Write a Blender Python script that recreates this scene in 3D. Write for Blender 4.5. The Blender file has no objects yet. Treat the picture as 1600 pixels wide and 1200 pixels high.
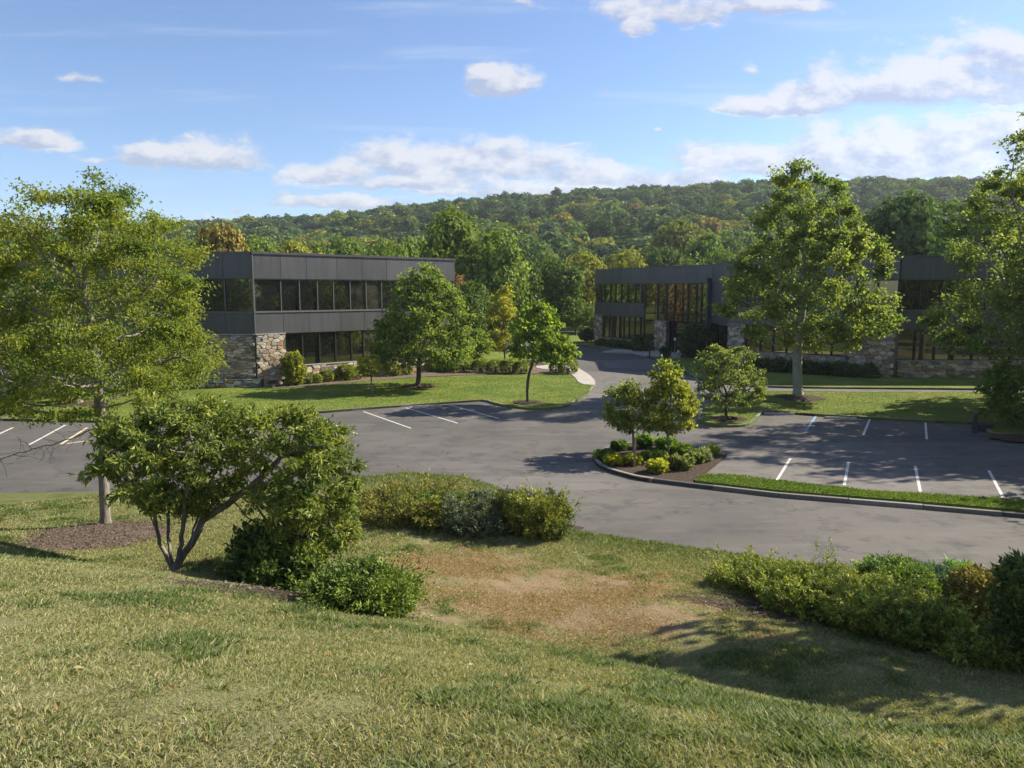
import bpy, bmesh, math, random
import numpy as np
from mathutils import Vector

# ------------------------------------------------------------------ camera, sky, sun, exposure
SC = bpy.context.scene
COL = SC.collection
F, H = 1150.0, 6.8                       # focal length in photo pixels, eye height above the car park
TH = math.atan(145 / F)                  # pitch below the horizon
cd = bpy.data.cameras.new('camera'); cam = bpy.data.objects.new('camera', cd); COL.objects.link(cam)
cd.sensor_width = 36; cd.lens = F / 1600 * 36; cd.clip_start = .1; cd.clip_end = 6000
cam.location = (0, 0, H); cam.rotation_euler = (math.pi / 2 - TH, 0, 0)
SC.camera = cam
SUN_AZ = (0.925, 0.38); SUN_EL = math.radians(35.5)
SKY_STRENGTH, SUN_STRENGTH, EXPOSURE = 0.112, 4.7, 1.2
sd = bpy.data.lights.new('sun', 'SUN'); sun = bpy.data.objects.new('sun', sd); COL.objects.link(sun)
sd.energy = SUN_STRENGTH; sd.angle = math.radians(.53); sd.color = (1, .9, .74)
_n = math.hypot(*SUN_AZ)
SUNV = Vector((SUN_AZ[0] / _n * math.cos(SUN_EL), SUN_AZ[1] / _n * math.cos(SUN_EL), math.sin(SUN_EL)))
sun.rotation_euler = SUNV.to_track_quat('Z', 'Y').to_euler()
SC.view_settings.view_transform = 'Standard'; SC.view_settings.look = 'None'
SC.view_settings.gamma = 1; SC.view_settings.use_curve_mapping = False
SC.view_settings.exposure = EXPOSURE
SC.cycles.max_bounces = 6; SC.cycles.transparent_max_bounces = 6; SC.cycles.volume_bounces = 0
SC.cycles.caustics_reflective = False; SC.cycles.caustics_refractive = False

def ray(px, py):
    a = (px - 800) / F; b = (600 - py) / F
    return np.array((a, math.cos(TH) + b * math.sin(TH), -math.sin(TH) + b * math.cos(TH)))
def U(px, py, z=0.0):
    d = ray(px, py); t = (z - H) / d[2]
    return np.array((d[0] * t, d[1] * t, z))
def D(px, py, y):
    d = ray(px, py); t = y / d[1]
    return np.array((d[0] * t, y, H + d[2] * t))

# node helper
class NT:
    def __init__(s, tree): s.t = tree; s.l = tree.links
    def n(s, typ, **kw):
        nd = s.t.nodes.new(typ)
        for k, v in kw.items():
            if k == 'ins':
                for i, val in v.items():
                    if hasattr(val, 'links') or isinstance(val, bpy.types.NodeSocket): s.l.new(val, nd.inputs[i])
                    else: nd.inputs[i].default_value = val
            else: setattr(nd, k, v)
        return nd
    def m(s, op, a, b=None, c=None, clamp=False):
        ins = {0: a}
        if b is not None: ins[1] = b
        if c is not None: ins[2] = c
        return s.n('ShaderNodeMath', operation=op, use_clamp=clamp, ins=ins).outputs[0]
    def v(s, op, a, b=None, c=None):
        ins = {0: a}
        if b is not None: ins[1] = b
        if c is not None: ins[2] = c
        nd = s.n('ShaderNodeVectorMath', operation=op, ins=ins)
        return nd.outputs['Value'] if op in ('LENGTH', 'DOT_PRODUCT') else nd.outputs[0]
    def mix(s, f, a, b):
        nd = s.n('ShaderNodeMix', data_type='RGBA')
        for i, val in ((0, f), (6, a), (7, b)):
            if isinstance(val, bpy.types.NodeSocket): s.l.new(val, nd.inputs[i])
            else: nd.inputs[i].default_value = val
        return nd.outputs[2]
    def noise(s, vec, scale, detail=4, rough=.55, out=0):
        ins = {'Scale': scale, 'Detail': detail, 'Roughness': rough}
        nd = s.n('ShaderNodeTexNoise', ins=ins)
        if vec is not None: s.l.new(vec, nd.inputs['Vector'])
        return nd.outputs[out]
    def ramp(s, f, stops):
        nd = s.n('ShaderNodeValToRGB', ins={0: f}); cr = nd.color_ramp
        while len(cr.elements) > 1: cr.elements.remove(cr.elements[-1])
        for i, (p, c) in enumerate(stops):
            e = cr.elements[0] if i == 0 else cr.elements.new(p)
            e.position = p; e.color = (*c, 1) if len(c) == 3 else c
        return nd.outputs[0]
    def smooth(s, x, a, b):
        nd = s.n('ShaderNodeMapRange', interpolation_type='SMOOTHSTEP', ins={0: x, 1: a, 2: b, 3: 0.0, 4: 1.0})
        return nd.outputs[0]

W = bpy.data.worlds.new('World'); SC.world = W; W.use_nodes = True
def build_sky():
    W.node_tree.nodes.clear(); N = NT(W.node_tree)
    sky = N.n('ShaderNodeTexSky', sky_type='NISHITA', sun_disc=False, sun_elevation=SUN_EL,
              sun_rotation=math.atan2(SUN_AZ[0], SUN_AZ[1]), altitude=100, air_density=1.0, dust_density=.35, ozone_density=4.5)
    tc = N.n('ShaderNodeTexCoord').outputs['Generated']
    sp = N.n('ShaderNodeSeparateXYZ', ins={0: tc})
    x, y, z = sp.outputs
    yy = N.m('MAXIMUM', y, .08)
    gx = N.m('DIVIDE', x, yy); gz = N.m('DIVIDE', z, yy)
    g = N.n('ShaderNodeCombineXYZ', ins={0: gx, 1: gz, 2: 0.0}).outputs[0]
    # real cumulus banks, each given by its direction (from the photo) and angular size
    blobs = [(1480, 120, 170, 62), (1375, 138, 130, 42), (1560, 85, 120, 55), (1250, 155, 110, 30), (1165, 160, 60, 22), (1700, 110, 160, 60),
             (1430, 225, 190, 58), (1330, 235, 130, 42), (1560, 210, 120, 45), (1180, 245, 130, 28), (1300, 262, 280, 26), (1700, 230, 200, 60),
             (700, 245, 150, 44), (610, 240, 90, 34), (800, 250, 130, 42), (520, 265, 70, 26), (930, 268, 150, 28), (650, 282, 160, 18), (1010, 275, 150, 24), (860, 295, 230, 18), (540, 318, 110, 18),
             (320, 240, 95, 34), (225, 238, 60, 24), (390, 240, 50, 16), (150, 240, 60, 14), (285, 212, 20, 10),
             (785, 130, 58, 30), (765, 118, 30, 20), (830, 128, 32, 14), (945, 143, 28, 14), (820, 3, 50, 14), (1060, 12, 120, 34), (1000, 40, 35, 20), (1190, 8, 120, 20), (1270, 12, 60, 14),
             (40, 215, 75, 22), (125, 115, 55, 14), (1165, 98, 30, 16), (1033, 199, 14, 6), (885, 222, 34, 9), (447, 262, 16, 9), (375, 320, 26, 12), (330, 332, 50, 10)]
    mask = None; vs = None; ks = None
    warp = N.noise(N.v('MULTIPLY', g, (1, 1.5, 1)), 9, 5, .6, out=1)
    gw = N.v('MULTIPLY_ADD', N.v('SUBTRACT', warp, (.5, .5, .5)), (.07, .045, 0), g)
    for px, py, rx, ry in blobs:
        d = ray(px, py + ry * .25); c = (d[0] / d[1], d[2] / d[1], 0)
        u = N.v('MULTIPLY', N.v('SUBTRACT', gw, c), (F / rx, F / ry, 0))
        u = N.v('MULTIPLY_ADD', N.v('ABSOLUTE', u), (0, -.5, 0), N.v('MULTIPLY', u, (1, 1.5, 0)))
        k = N.m('MULTIPLY_ADD', N.v('LENGTH', u), -1.0, .55 if rx < 62 and ry < 19 else 1.0)
        kp = N.m('MAXIMUM', k, 0.0); ky = N.m('MULTIPLY', kp, N.n('ShaderNodeSeparateXYZ', ins={0: u}).outputs[1])
        vs = ky if vs is None else N.m('ADD', vs, ky); ks = kp if ks is None else N.m('ADD', ks, kp)
        mask = k if mask is None else N.m('SMOOTH_MAX', mask, k, .12)
    q = N.v('MULTIPLY', g, (1, 1.7, 1))
    nz = N.noise(q, 14, 9, .62)
    off = N.v('ADD', q, (.016, .026, 0))
    nz2 = N.noise(off, 14, 9, .62)
    # elsewhere in the sky: the same kind of scattered cumulus
    far = N.m('MULTIPLY_ADD', N.noise(tc, 3.2, 3, .5), 2.6, -1.45)
    front = N.smooth(y, .3, .5)
    mask = N.m('ADD', N.m('MULTIPLY', mask, front), N.m('MULTIPLY', far, N.m('SUBTRACT', 1.0, front)))
    dens = N.m('ADD', mask, N.m('MULTIPLY', N.m('SUBTRACT', nz, .5), 2.5))
    alpha = N.smooth(dens, -.24, .46)
    alpha = N.m('MULTIPLY', alpha, N.smooth(z, -.01, .03))
    lit = N.m('MULTIPLY_ADD', N.m('SUBTRACT', nz, nz2), 4.2, .5)
    lit = N.m('ADD', lit, N.m('MULTIPLY', N.m('DIVIDE', vs, N.m('MAXIMUM', ks, .05)), .95), clamp=True)
    cc = N.mix(lit, (1.95, 2.1, 2.65, 1), (3.65, 3.5, 3.45, 1))
    # thin cirrus streaks
    rot = N.n('ShaderNodeMapping', ins={0: g, 2: (0, 0, math.radians(9)), 3: (1.2, 16, 1)}).outputs[0]
    ci = N.smooth(N.noise(rot, 1.7, 6, .6), .52, .8)
    ci = N.m('MULTIPLY', ci, .38)
    ci = N.m('MULTIPLY', ci, N.smooth(z, .05, .2))
    skyc = N.n('ShaderNodeMix', data_type='RGBA', blend_type='MULTIPLY', ins={0: 1.0, 6: sky.outputs[0], 7: (.68, .67, .70, 1)}).outputs[2]
    skyc = N.mix(ci, skyc, (3.2, 3.45, 3.9, 1))
    c = N.mix(N.m('MULTIPLY', alpha, .74), skyc, cc)
    bg = N.n('ShaderNodeBackground', ins={0: c, 1: SKY_STRENGTH})
    o = N.n('ShaderNodeOutputWorld'); N.l.new(bg.outputs[0], o.inputs[0])
build_sky()

# ------------------------------------------------------------------ helpers
RNG = np.random.default_rng(11)
def tag(o, label=None, cat=None, group=None, kind=None):
    if label: o['label'] = label
    if cat: o['category'] = cat
    if group: o['group'] = group
    if kind: o['kind'] = kind
    return o
def empty(name, loc, rz=0.0):
    o = bpy.data.objects.new(name, None); COL.objects.link(o); o.location = tuple(loc); o.rotation_euler = (0, 0, rz)
    o.empty_display_size = .3
    return o
def link(name, me, mat=None, parent=None, loc=None, rz=0.0):
    if mat is not None and len(me.materials) == 0: me.materials.append(mat)
    o = bpy.data.objects.new(name, me); COL.objects.link(o)
    if parent is not None: o.parent = parent
    if loc is not None: o.location = tuple(loc)
    o.rotation_euler = (0, 0, rz)
    return o
def mesh_np(name, V, Fc, tint=None, smooth=False):
    """V (n,3), Fc (m,k) -> mesh, fast."""
    V = np.ascontiguousarray(V, np.float32); Fc = np.ascontiguousarray(Fc, np.int32)
    me = bpy.data.meshes.new(name)
    m, k = Fc.shape
    me.vertices.add(len(V)); me.vertices.foreach_set('co', V.ravel())
    me.loops.add(m * k); me.loops.foreach_set('vertex_index', Fc.ravel())
    me.polygons.add(m)
    me.polygons.foreach_set('loop_start', np.arange(0, m * k, k, dtype=np.int32))
    me.polygons.foreach_set('use_smooth', np.full(m, smooth, bool))
    me.update(calc_edges=True)
    if tint is not None:
        a = me.attributes.new('tint', 'FLOAT_COLOR', 'POINT')
        c = np.ones((len(V), 4), np.float32); c[:, :3] = tint
        a.data.foreach_set('color', c.ravel())
    return me
_h = np.random.default_rng(5).random((64, 64, 64)).astype(np.float32)
def vnoise(P, f=1.0):
    """value noise of points (n,2|3) in 0..1"""
    P = np.asarray(P, float) * f
    if P.shape[1] == 2: P = np.c_[P, np.full(len(P), 3.7)]
    i = np.floor(P).astype(int); t = P - i; t = t * t * (3 - 2 * t)
    r = 0
    for dx in (0, 1):
        for dy in (0, 1):
            for dz in (0, 1):
                w = (t[:, 0] if dx else 1 - t[:, 0]) * (t[:, 1] if dy else 1 - t[:, 1]) * (t[:, 2] if dz else 1 - t[:, 2])
                r = r + w * _h[(i[:, 0] + dx) % 64, (i[:, 1] + dy) % 64, (i[:, 2] + dz) % 64]
    return r
def fbm(P, f=1.0, o=4):
    r = 0; a = .5; s = 0
    for k in range(o):
        r = r + a * vnoise(np.asarray(P) + 17.3 * k, f); s += a; a *= .55; f *= 2.1
    return r / s
def norm(v): return v / np.maximum(np.linalg.norm(v, axis=-1, keepdims=True), 1e-9)
def sstep(x, a, b):
    t = np.clip((x - a) / (b - a), 0, 1); return t * t * (3 - 2 * t)

# ------------------------------------------------------------------ materials
def mat(name):
    m = bpy.data.materials.new(name); m.use_nodes = True; m.node_tree.nodes.clear()
    N = NT(m.node_tree); out = N.n('ShaderNodeOutputMaterial')
    return m, N, out
def principled(N, out, **ins):
    p = N.n('ShaderNodeBsdfPrincipled', ins=ins); N.l.new(p.outputs[0], out.inputs[0]); return p
def obj_coord(N): return N.n('ShaderNodeTexCoord').outputs['Object']
def world_pos(N): return N.n('ShaderNodeNewGeometry').outputs['Position']
def leaf_mat(name, trans=.55, rough=.5, spec=.3):
    m, N, out = mat(name)
    a = N.n('ShaderNodeAttribute', attribute_name='tint').outputs['Color']
    oc = N.n('ShaderNodeObjectInfo').outputs['Color']
    c = N.n('ShaderNodeMix', data_type='RGBA', blend_type='MULTIPLY', ins={0: 1.0, 6: a, 7: oc}).outputs[2]
    p = N.n('ShaderNodeBsdfPrincipled', ins={'Base Color': c, 'Roughness': rough, 'Specular IOR Level': spec})
    tcol = N.n('ShaderNodeMix', data_type='RGBA', blend_type='MULTIPLY', ins={0: 1.0, 6: c, 7: (1.3, 1.3, .6, 1)}).outputs[2]
    t = N.n('ShaderNodeBsdfTranslucent', ins={0: tcol})
    mx = N.n('ShaderNodeMixShader', ins={0: trans, 1: p.outputs[0], 2: t.outputs[0]})
    N.l.new(mx.outputs[0], out.inputs[0]); return m
def bump(N, h, strength, dist=.02):
    return N.n('ShaderNodeBump', ins={'Strength': strength, 'Distance': dist, 'Height': h}).outputs[0]
def bark_mat(name, c1, c2):
    m, N, out = mat(name); v = world_pos(N)
    s = N.v('MULTIPLY', v, (1, 1, .22))
    n = N.noise(s, 16, 5, .65); n2 = N.noise(v, 2.2, 3)
    c = N.mix(N.smooth(n, .35, .65), (*c1, 1), (*c2, 1))
    c = N.mix(N.m('MULTIPLY', n2, .35), c, (.09, .10, .06, 1))
    principled(N, out, **{'Base Color': c, 'Roughness': .9, 'Specular IOR Level': .15, 'Normal': bump(N, n, .8, .03)}); return m
def grass_ground_mat(name, attr=True, ca=(.095, .155, .024), cb=(.19, .22, .045), mow=False):
    m, N, out = mat(name); v = world_pos(N)
    n1 = N.noise(v, .35, 4, .6); n2 = N.noise(v, 3.2, 5, .7); n3 = N.noise(v, 38, 4, .75)
    if attr: base = N.n('ShaderNodeAttribute', attribute_name='tint').outputs['Color']
    else:
        base = N.mix(N.smooth(n1, .35, .68), (*ca, 1), (*cb, 1))
        base = N.mix(N.m('MULTIPLY', N.smooth(n2, .5, .75), .45), base, (.17, .165, .06, 1))
    if mow:
        sw = N.m('SINE', N.m('MULTIPLY_ADD', N.v('DOT_PRODUCT', v, (.5, 1, 0)), 2.6, N.m('MULTIPLY', n1, 5)))
        base = N.mix(N.m('MULTIPLY_ADD', sw, .14, .14), base, (.15, .185, .045, 1))
    d = N.m('MULTIPLY_ADD', n3, 1.3, .35)
    d = N.m('MULTIPLY', d, N.m('MULTIPLY_ADD', n2, .7, .65))
    c = N.n('ShaderNodeMix', data_type='RGBA', blend_type='MULTIPLY', ins={0: 1.0, 6: base, 7: N.n('ShaderNodeCombineXYZ', ins={0: d, 1: d, 2: d}).outputs[0]}).outputs[2]
    h = N.m('ADD', n3, N.m('MULTIPLY', n2, 1.5))
    principled(N, out, **{'Base Color': c, 'Roughness': .85, 'Specular IOR Level': .1, 'Normal': bump(N, h, .9, .06)}); return m
def asphalt_mat():
    m, N, out = mat('asphalt'); v = world_pos(N)
    n0 = N.noise(v, .12, 4, .6); n1 = N.noise(v, .9, 5, .65); n2 = N.noise(v, 60, 3, .7); n3 = N.noise(N.v('MULTIPLY', v, (.25, 1.6, 1)), 1.1, 5, .7)
    c = N.mix(N.smooth(n0, .35, .68), (.090, .084, .078, 1), (.138, .127, .115, 1))
    c = N.mix(N.m('MULTIPLY', N.smooth(n1, .48, .66), .75), c, (.070, .068, .068, 1))
    c = N.mix(N.m('MULTIPLY', N.smooth(n3, .48, .74), .75), c, (.150, .141, .133, 1))
    # fine cracks and seams
    vo = N.n('ShaderNodeTexVoronoi', feature='DISTANCE_TO_EDGE', ins={'Vector': N.v('ADD', v, N.v('MULTIPLY', N.noise(v, 1.3, 4, .6, 1), (1.6, 1.6, 0))), 'Scale': .22}).outputs[0]
    crack = N.m('MULTIPLY', N.m('SUBTRACT', 1.0, N.smooth(vo, .0, .012)), N.smooth(n0, .45, .6))
    c = N.mix(N.m('MULTIPLY', crack, .5), c, (.035, .035, .036, 1))
    cell = N.n('ShaderNodeTexVoronoi', distance='CHEBYCHEV', ins={'Vector': N.v('MULTIPLY', v, (.45, 1, 1)), 'Scale': .11}).outputs['Color']
    tone = N.m('MULTIPLY_ADD', N.n('ShaderNodeSeparateColor', ins={0: cell}).outputs[0], .50, .75)
    c = N.v('MULTIPLY', c, N.n('ShaderNodeCombineXYZ', ins={0: tone, 1: tone, 2: tone}).outputs[0])
    oil = N.m('MULTIPLY', N.smooth(N.noise(v, .8, 3, .5), .57, .70), N.smooth(N.noise(v, 5, 3, .6), .4, .6))
    c = N.mix(N.m('MULTIPLY', oil, .65), c, (.035, .034, .034, 1))
    c = N.mix(N.m('MULTIPLY', N.smooth(n2, .45, .8), .3), c, (.22, .21, .20, 1))
    principled(N, out, **{'Base Color': c, 'Roughness': .88, 'Specular IOR Level': .25, 'Normal': bump(N, n2, .5, .01)}); return m
def noisy(name, c1, c2, scale=4, rough=.8, bs=.4, bd=.02, spec=.3, detail=5):
    m, N, out = mat(name); v = world_pos(N)
    n = N.noise(v, scale, detail, .65); n2 = N.noise(v, scale * 9, 3, .7)
    c = N.mix(N.smooth(N.m('MULTIPLY_ADD', n2, .4, N.m('MULTIPLY', n, .6)), .35, .65), (*c1, 1), (*c2, 1))
    principled(N, out, **{'Base Color': c, 'Roughness': rough, 'Specular IOR Level': spec, 'Normal': bump(N, n2, bs, bd)}); return m
def panel_mat(name, c):
    m, N, out = mat(name); v = world_pos(N)
    n = N.noise(N.v('MULTIPLY', v, (1, 1, .12)), 3.0, 5, .6); n2 = N.noise(v, .45, 3)
    oi = N.n('ShaderNodeObjectInfo').outputs['Random']
    k = N.m('ADD', N.m('MULTIPLY_ADD', n, .7, .5), N.m('MULTIPLY_ADD', oi, .22, -.1))
    cc = N.v('SCALE', c); 
    nd = N.n('ShaderNodeVectorMath', operation='SCALE'); nd.inputs[0].default_value = c; N.l.new(k, nd.inputs['Scale'])
    N.t.nodes.remove(N.t.nodes[cc.node.name])
    rg = N.m('MULTIPLY_ADD', n2, .25, .33)
    principled(N, out, **{'Base Color': nd.outputs[0], 'Roughness': rg, 'Metallic': .35, 'Normal': bump(N, n2, .12, .05)}); return m
def glass_mat(name, tint, refl):
    m, N, out = mat(name); v = world_pos(N)
    w = N.noise(v, .9, 2, .4)
    nb = bump(N, w, .05, .05)
    d = N.n('ShaderNodeBsdfPrincipled', ins={'Base Color': (.006, .006, .007, 1), 'Roughness': .25})
    g = N.n('ShaderNodeBsdfGlossy', ins={0: (*tint, 1), 1: .015, 'Normal': nb})
    rd = N.n('ShaderNodeObjectInfo').outputs['Random']
    N.l.new(N.mix(N.m('MULTIPLY', N.m('GREATER_THAN', rd, .72), N.smooth(N.noise(v, .6, 2), .4, .6)), (.006, .006, .007, 1), (.05, .046, .036, 1)), d.inputs['Base Color'])
    refl = N.m('MULTIPLY', N.m('MULTIPLY_ADD', rd, .7, .6), refl)
    fr = N.n('ShaderNodeFresnel', ins={0: 1.5}).outputs[0]
    mx = N.n('ShaderNodeMixShader', ins={0: N.m('ADD', N.m('MULTIPLY', fr, .8), refl, clamp=True), 1: d.outputs[0], 2: g.outputs[0]})
    N.l.new(mx.outputs[0], out.inputs[0]); return m
M = {}
M['leaf'] = leaf_mat('leaf'); M['needle'] = leaf_mat('needle', .22, .6, .2); M['gloss_leaf'] = leaf_mat('glossy_leaf', .36, .5, .3)
M['blade'] = leaf_mat('grass_blade', .3, .6, .2); M['far_leaf'] = leaf_mat('far_leaf', .25, .7, .1)
M['bark_grey'] = bark_mat('bark_grey', (.17, .15, .125), (.30, .27, .24)); M['bark_dark'] = bark_mat('bark_dark', (.05, .042, .035), (.115, .10, .085))
M['bark_pale'] = bark_mat('bark_pale', (.24, .24, .20), (.38, .37, .32))
M['turf'] = grass_ground_mat('turf_soil'); M['lawn'] = grass_ground_mat('mown_lawn', False, mow=True)
M['field'] = grass_ground_mat('field', False, (.06, .09, .02), (.12, .13, .035))
M['asphalt'] = asphalt_mat(); M['concrete'] = noisy('concrete', (.30, .28, .25), (.42, .39, .35), 3, .85, .3, .01)
M['mulch'] = noisy('mulch', (.045, .032, .024), (.13, .10, .078), 9, .95, 1.0, .05, .1)
M['mulch_pale'] = noisy('mulch_pale', (.095, .072, .055), (.22, .175, .14), 9, .95, 1.0, .05, .1)
M['forest_floor'] = noisy('forest_floor', (.018, .025, .010), (.05, .06, .02), .3, .95, .5, .2, .05)
M['panel'] = panel_mat('dark_metal_panel', (.115, .115, .121)); M['panel_side'] = panel_mat('metal_panel_cap', (.10, .10, .105))
M['frame'] = noisy('frame_metal', (.10, .10, .10), (.14, .14, .14), 5, .4, .1, .01, .5)
M['frame_light'] = noisy('frame_light_metal', (.12, .12, .12), (.17, .17, .165), 5, .4, .1, .01, .5)
M['frame_dark'] = noisy('frame_dark_metal', (.02, .018, .016), (.035, .03, .028), 5, .4, .1, .01, .5)
M['core'] = noisy('dark_core', (.02, .02, .022), (.03, .03, .03), 2, .8, .1, .01, .2)
M['roofing'] = noisy('roof_membrane', (.10, .10, .10), (.16, .155, .15), 1.5, .9)
M['glass'] = glass_mat('dark_glass', (.70, .72, .42), .10); M['glass_bronze'] = glass_mat('bronze_glass', (.74, .74, .34), .19)
M['mortar'] = noisy('mortar', (.10, .09, .078), (.17, .15, .13), 6, .95, .6, .02, .1)
STONES = [noisy('fieldstone_%s' % k, tuple(1.25 * q for q in c1), tuple(1.25 * q for q in c2), 5, .85, .5, .02, .2) for k, c1, c2 in (
    ('tan', (.26, .20, .13), (.40, .33, .24)), ('grey', (.22, .21, .195), (.36, .34, .31)), ('buff', (.38, .32, .23), (.52, .46, .37)),
    ('brown', (.15, .11, .075), (.26, .20, .14)), ('rust', (.24, .14, .075), (.36, .25, .16)), ('slate', (.12, .12, .125), (.21, .21, .205)))]
GRANITE = [noisy('granite_%s' % k, c1, c2, 14, .85, .4, .01, .2) for k, c1, c2 in (
    ('light', (.19, .18, .165), (.28, .265, .24)), ('mid', (.13, .122, .11), (.20, .19, .17)), ('dark', (.065, .062, .057), (.11, .105, .096)))]
M['paint'] = noisy('road_paint', (.38, .37, .35), (.62, .61, .58), 7, .8, .3, .005, .2)
M['paint_yellow'] = noisy('road_paint_cream', (.42, .35, .22), (.62, .55, .40), 7, .8, .3, .005, .2)
M['paint_blue'] = noisy('road_paint_blue', (.14, .26, .40), (.28, .40, .52), 7, .8, .3, .005, .2)
M['white'] = noisy('white_enamel', (.72, .72, .70), (.82, .82, .80), 6, .5, .05, .005, .4)
M['black_metal'] = noisy('black_metal', (.012, .012, .013), (.03, .03, .03), 6, .5, .1, .01, .4)
M['wood'] = noisy('stake_wood', (.26, .16, .08), (.40, .27, .16), 9, .8, .3, .01, .2)
M['iron'] = noisy('cast_iron', (.03, .03, .03), (.06, .055, .05), 20, .7, .3, .01, .4)

# ------------------------------------------------------------------ terrain of the near bank
_edge_px = [(-330, 772), (0, 770), (160, 768), (350, 763), (560, 746), (640, 738), (720, 744), (775, 760), (830, 788), (895, 828), (960, 838), (1100, 858), (1250, 880), (1500, 900), (1700, 912)]
_edge = np.array([U(px, py, .05) for px, py in _edge_px])
EX = np.r_[-90, _edge[:, 0], 60]; EY = np.r_[_edge[0, 1] - 1, _edge[:, 1], _edge[-1, 1] - 3]
def yedge(x): return np.interp(x, EX, EY)
_cp = [(0, 0, 5.1), (-8, 0, 5.2), (8, 0, 4.6), (0, -12, 6.4), (-18, -12, 6.8), (18, -12, 5.6), (-30, 0, 5.0), (30, 0, 3.2), (0, -40, 9), (-50, -40, 9), (50, -40, 8), (-70, 5, 4.2), (50, 5, 1.6),
       tuple(D(0, 1200, 2.6)), tuple(D(800, 1200, 2.6)), tuple(D(1600, 1200, 2.5))]
_cp += [tuple(D(*p)) for p in ((0, 850, 14.5), (-250, 820, 15.5), (250, 893, 13.3), (450, 935, 12.2), (640, 965, 11.2), (900, 1025, 9.3), (1100, 1078, 7.8), (1290, 1118, 6.8), (1464, 1159, 6.1), (1600, 1190, 5.6),
        (0, 825, 19), (165, 838, 18.4), (275, 885, 14.9), (430, 900, 15.2), (640, 935, 13.9), (850, 930, 14.8), (650, 880, 17), (850, 880, 17.3), (1000, 960, 13.2), (1130, 920, 15.2), (1300, 980, 13.2), (1450, 1020, 12), (1600, 1055, 11), (1300, 1050, 10.6), (1750, 1080, 10.5))]
for px_, py_, dd_ in ((-250, 820, 15.5), (0, 850, 14.5), (250, 893, 13.3), (450, 935, 12.2), (640, 965, 11.2), (900, 1025, 9.3), (1100, 1078, 7.8), (1290, 1118, 6.8), (1464, 1159, 6.1), (1600, 1190, 5.6)):
    a_, b_ = D(px_, py_, dd_), D(px_, py_, dd_ + 1.4); _cp += [(b_[0], b_[1], b_[2] - .22)]
    c_ = D(px_, py_, dd_ * .6); f_ = a_[2] + (5.0 - a_[2]) * (dd_ - dd_ * .6) / (dd_ - 2.6); _cp += [(c_[0], c_[1], f_ + .06)]
_cp += [tuple(p) for p in _edge] + [(-80, 23, .05), (50, 14, .05)]
_cp = np.array(_cp)
def _tps(r): r = np.maximum(r, 1e-9); return r * r * np.log(r)
_K = _tps(np.linalg.norm(_cp[:, None, :2] - _cp[None, :, :2], axis=2)) + np.eye(len(_cp)) * .03
_A = np.block([[_K, np.c_[np.ones(len(_cp)), _cp[:, :2]]], [np.c_[np.ones(len(_cp)), _cp[:, :2]].T, np.zeros((3, 3))]])
_w = np.linalg.solve(_A, np.r_[_cp[:, 2], 0, 0, 0])
def tz(x, y):
    x = np.atleast_1d(np.asarray(x, float)); y = np.atleast_1d(np.asarray(y, float)); out = np.empty(len(x))
    for i in range(0, len(x), 40000):
        X, Y = x[i:i + 40000], y[i:i + 40000]
        r = np.hypot(X[:, None] - _cp[None, :, 0], Y[:, None] - _cp[None, :, 1])
        out[i:i + 40000] = _tps(r) @ _w[:-3] + _w[-3] + _w[-2] * X + _w[-1] * Y
    e = yedge(x) - y                                     # settle to the road edge
    return np.where(e < 2.5, out * sstep(e, 0, 2.5) + .05 * (1 - sstep(e, 0, 2.5)), np.maximum(out, .06))
def G(px, py):
    """where the sight line of a photo pixel meets the near bank"""
    d = ray(px, py); t = np.arange(1.5, 32, .02)
    z = tz(d[0] * t, d[1] * t); hit = np.nonzero(H + d[2] * t < z)[0]
    if len(hit) == 0: return U(px, py, .1)
    k = t[hit[0]]; return np.array((d[0] * k, d[1] * k, z[hit[0]]))
BROWN = [(G(850, 930), 4.0, 2.4), (G(735, 890), 1.9, 2.0), (G(950, 965), 2.8, 1.4), (G(640, 880), 1.5, 1.2)]
def turf_tint(P):
    """patch colours of the near grass (n,2) -> dry 0..1, brown 0..1, lush 0..1"""
    dry = fbm(P, .55, 5) * .75 + fbm(P + 40, 2.6, 3) * .5 - .12
    br = np.full(len(P), -1.0)
    for c, rx, ry in BROWN:
        d = np.hypot((P[:, 0] - c[0]) / rx, (P[:, 1] - c[1]) / ry)
        br = np.maximum(br, 1.05 - d)
    br = sstep(br + (fbm(P, 2.3, 5) - .5) * 2.1, -.10, .66)
    lush = sstep(fbm(P + 90, .8, 3) * .6 + fbm(P + 60, 2.4, 3) * .4, .52, .64)
    e = yedge(P[:, 0]) - P[:, 1]
    lush = np.maximum(lush, .7 * sstep(-e, -2.5, 0))
    return np.clip(dry, 0, 1), br, lush
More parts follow.
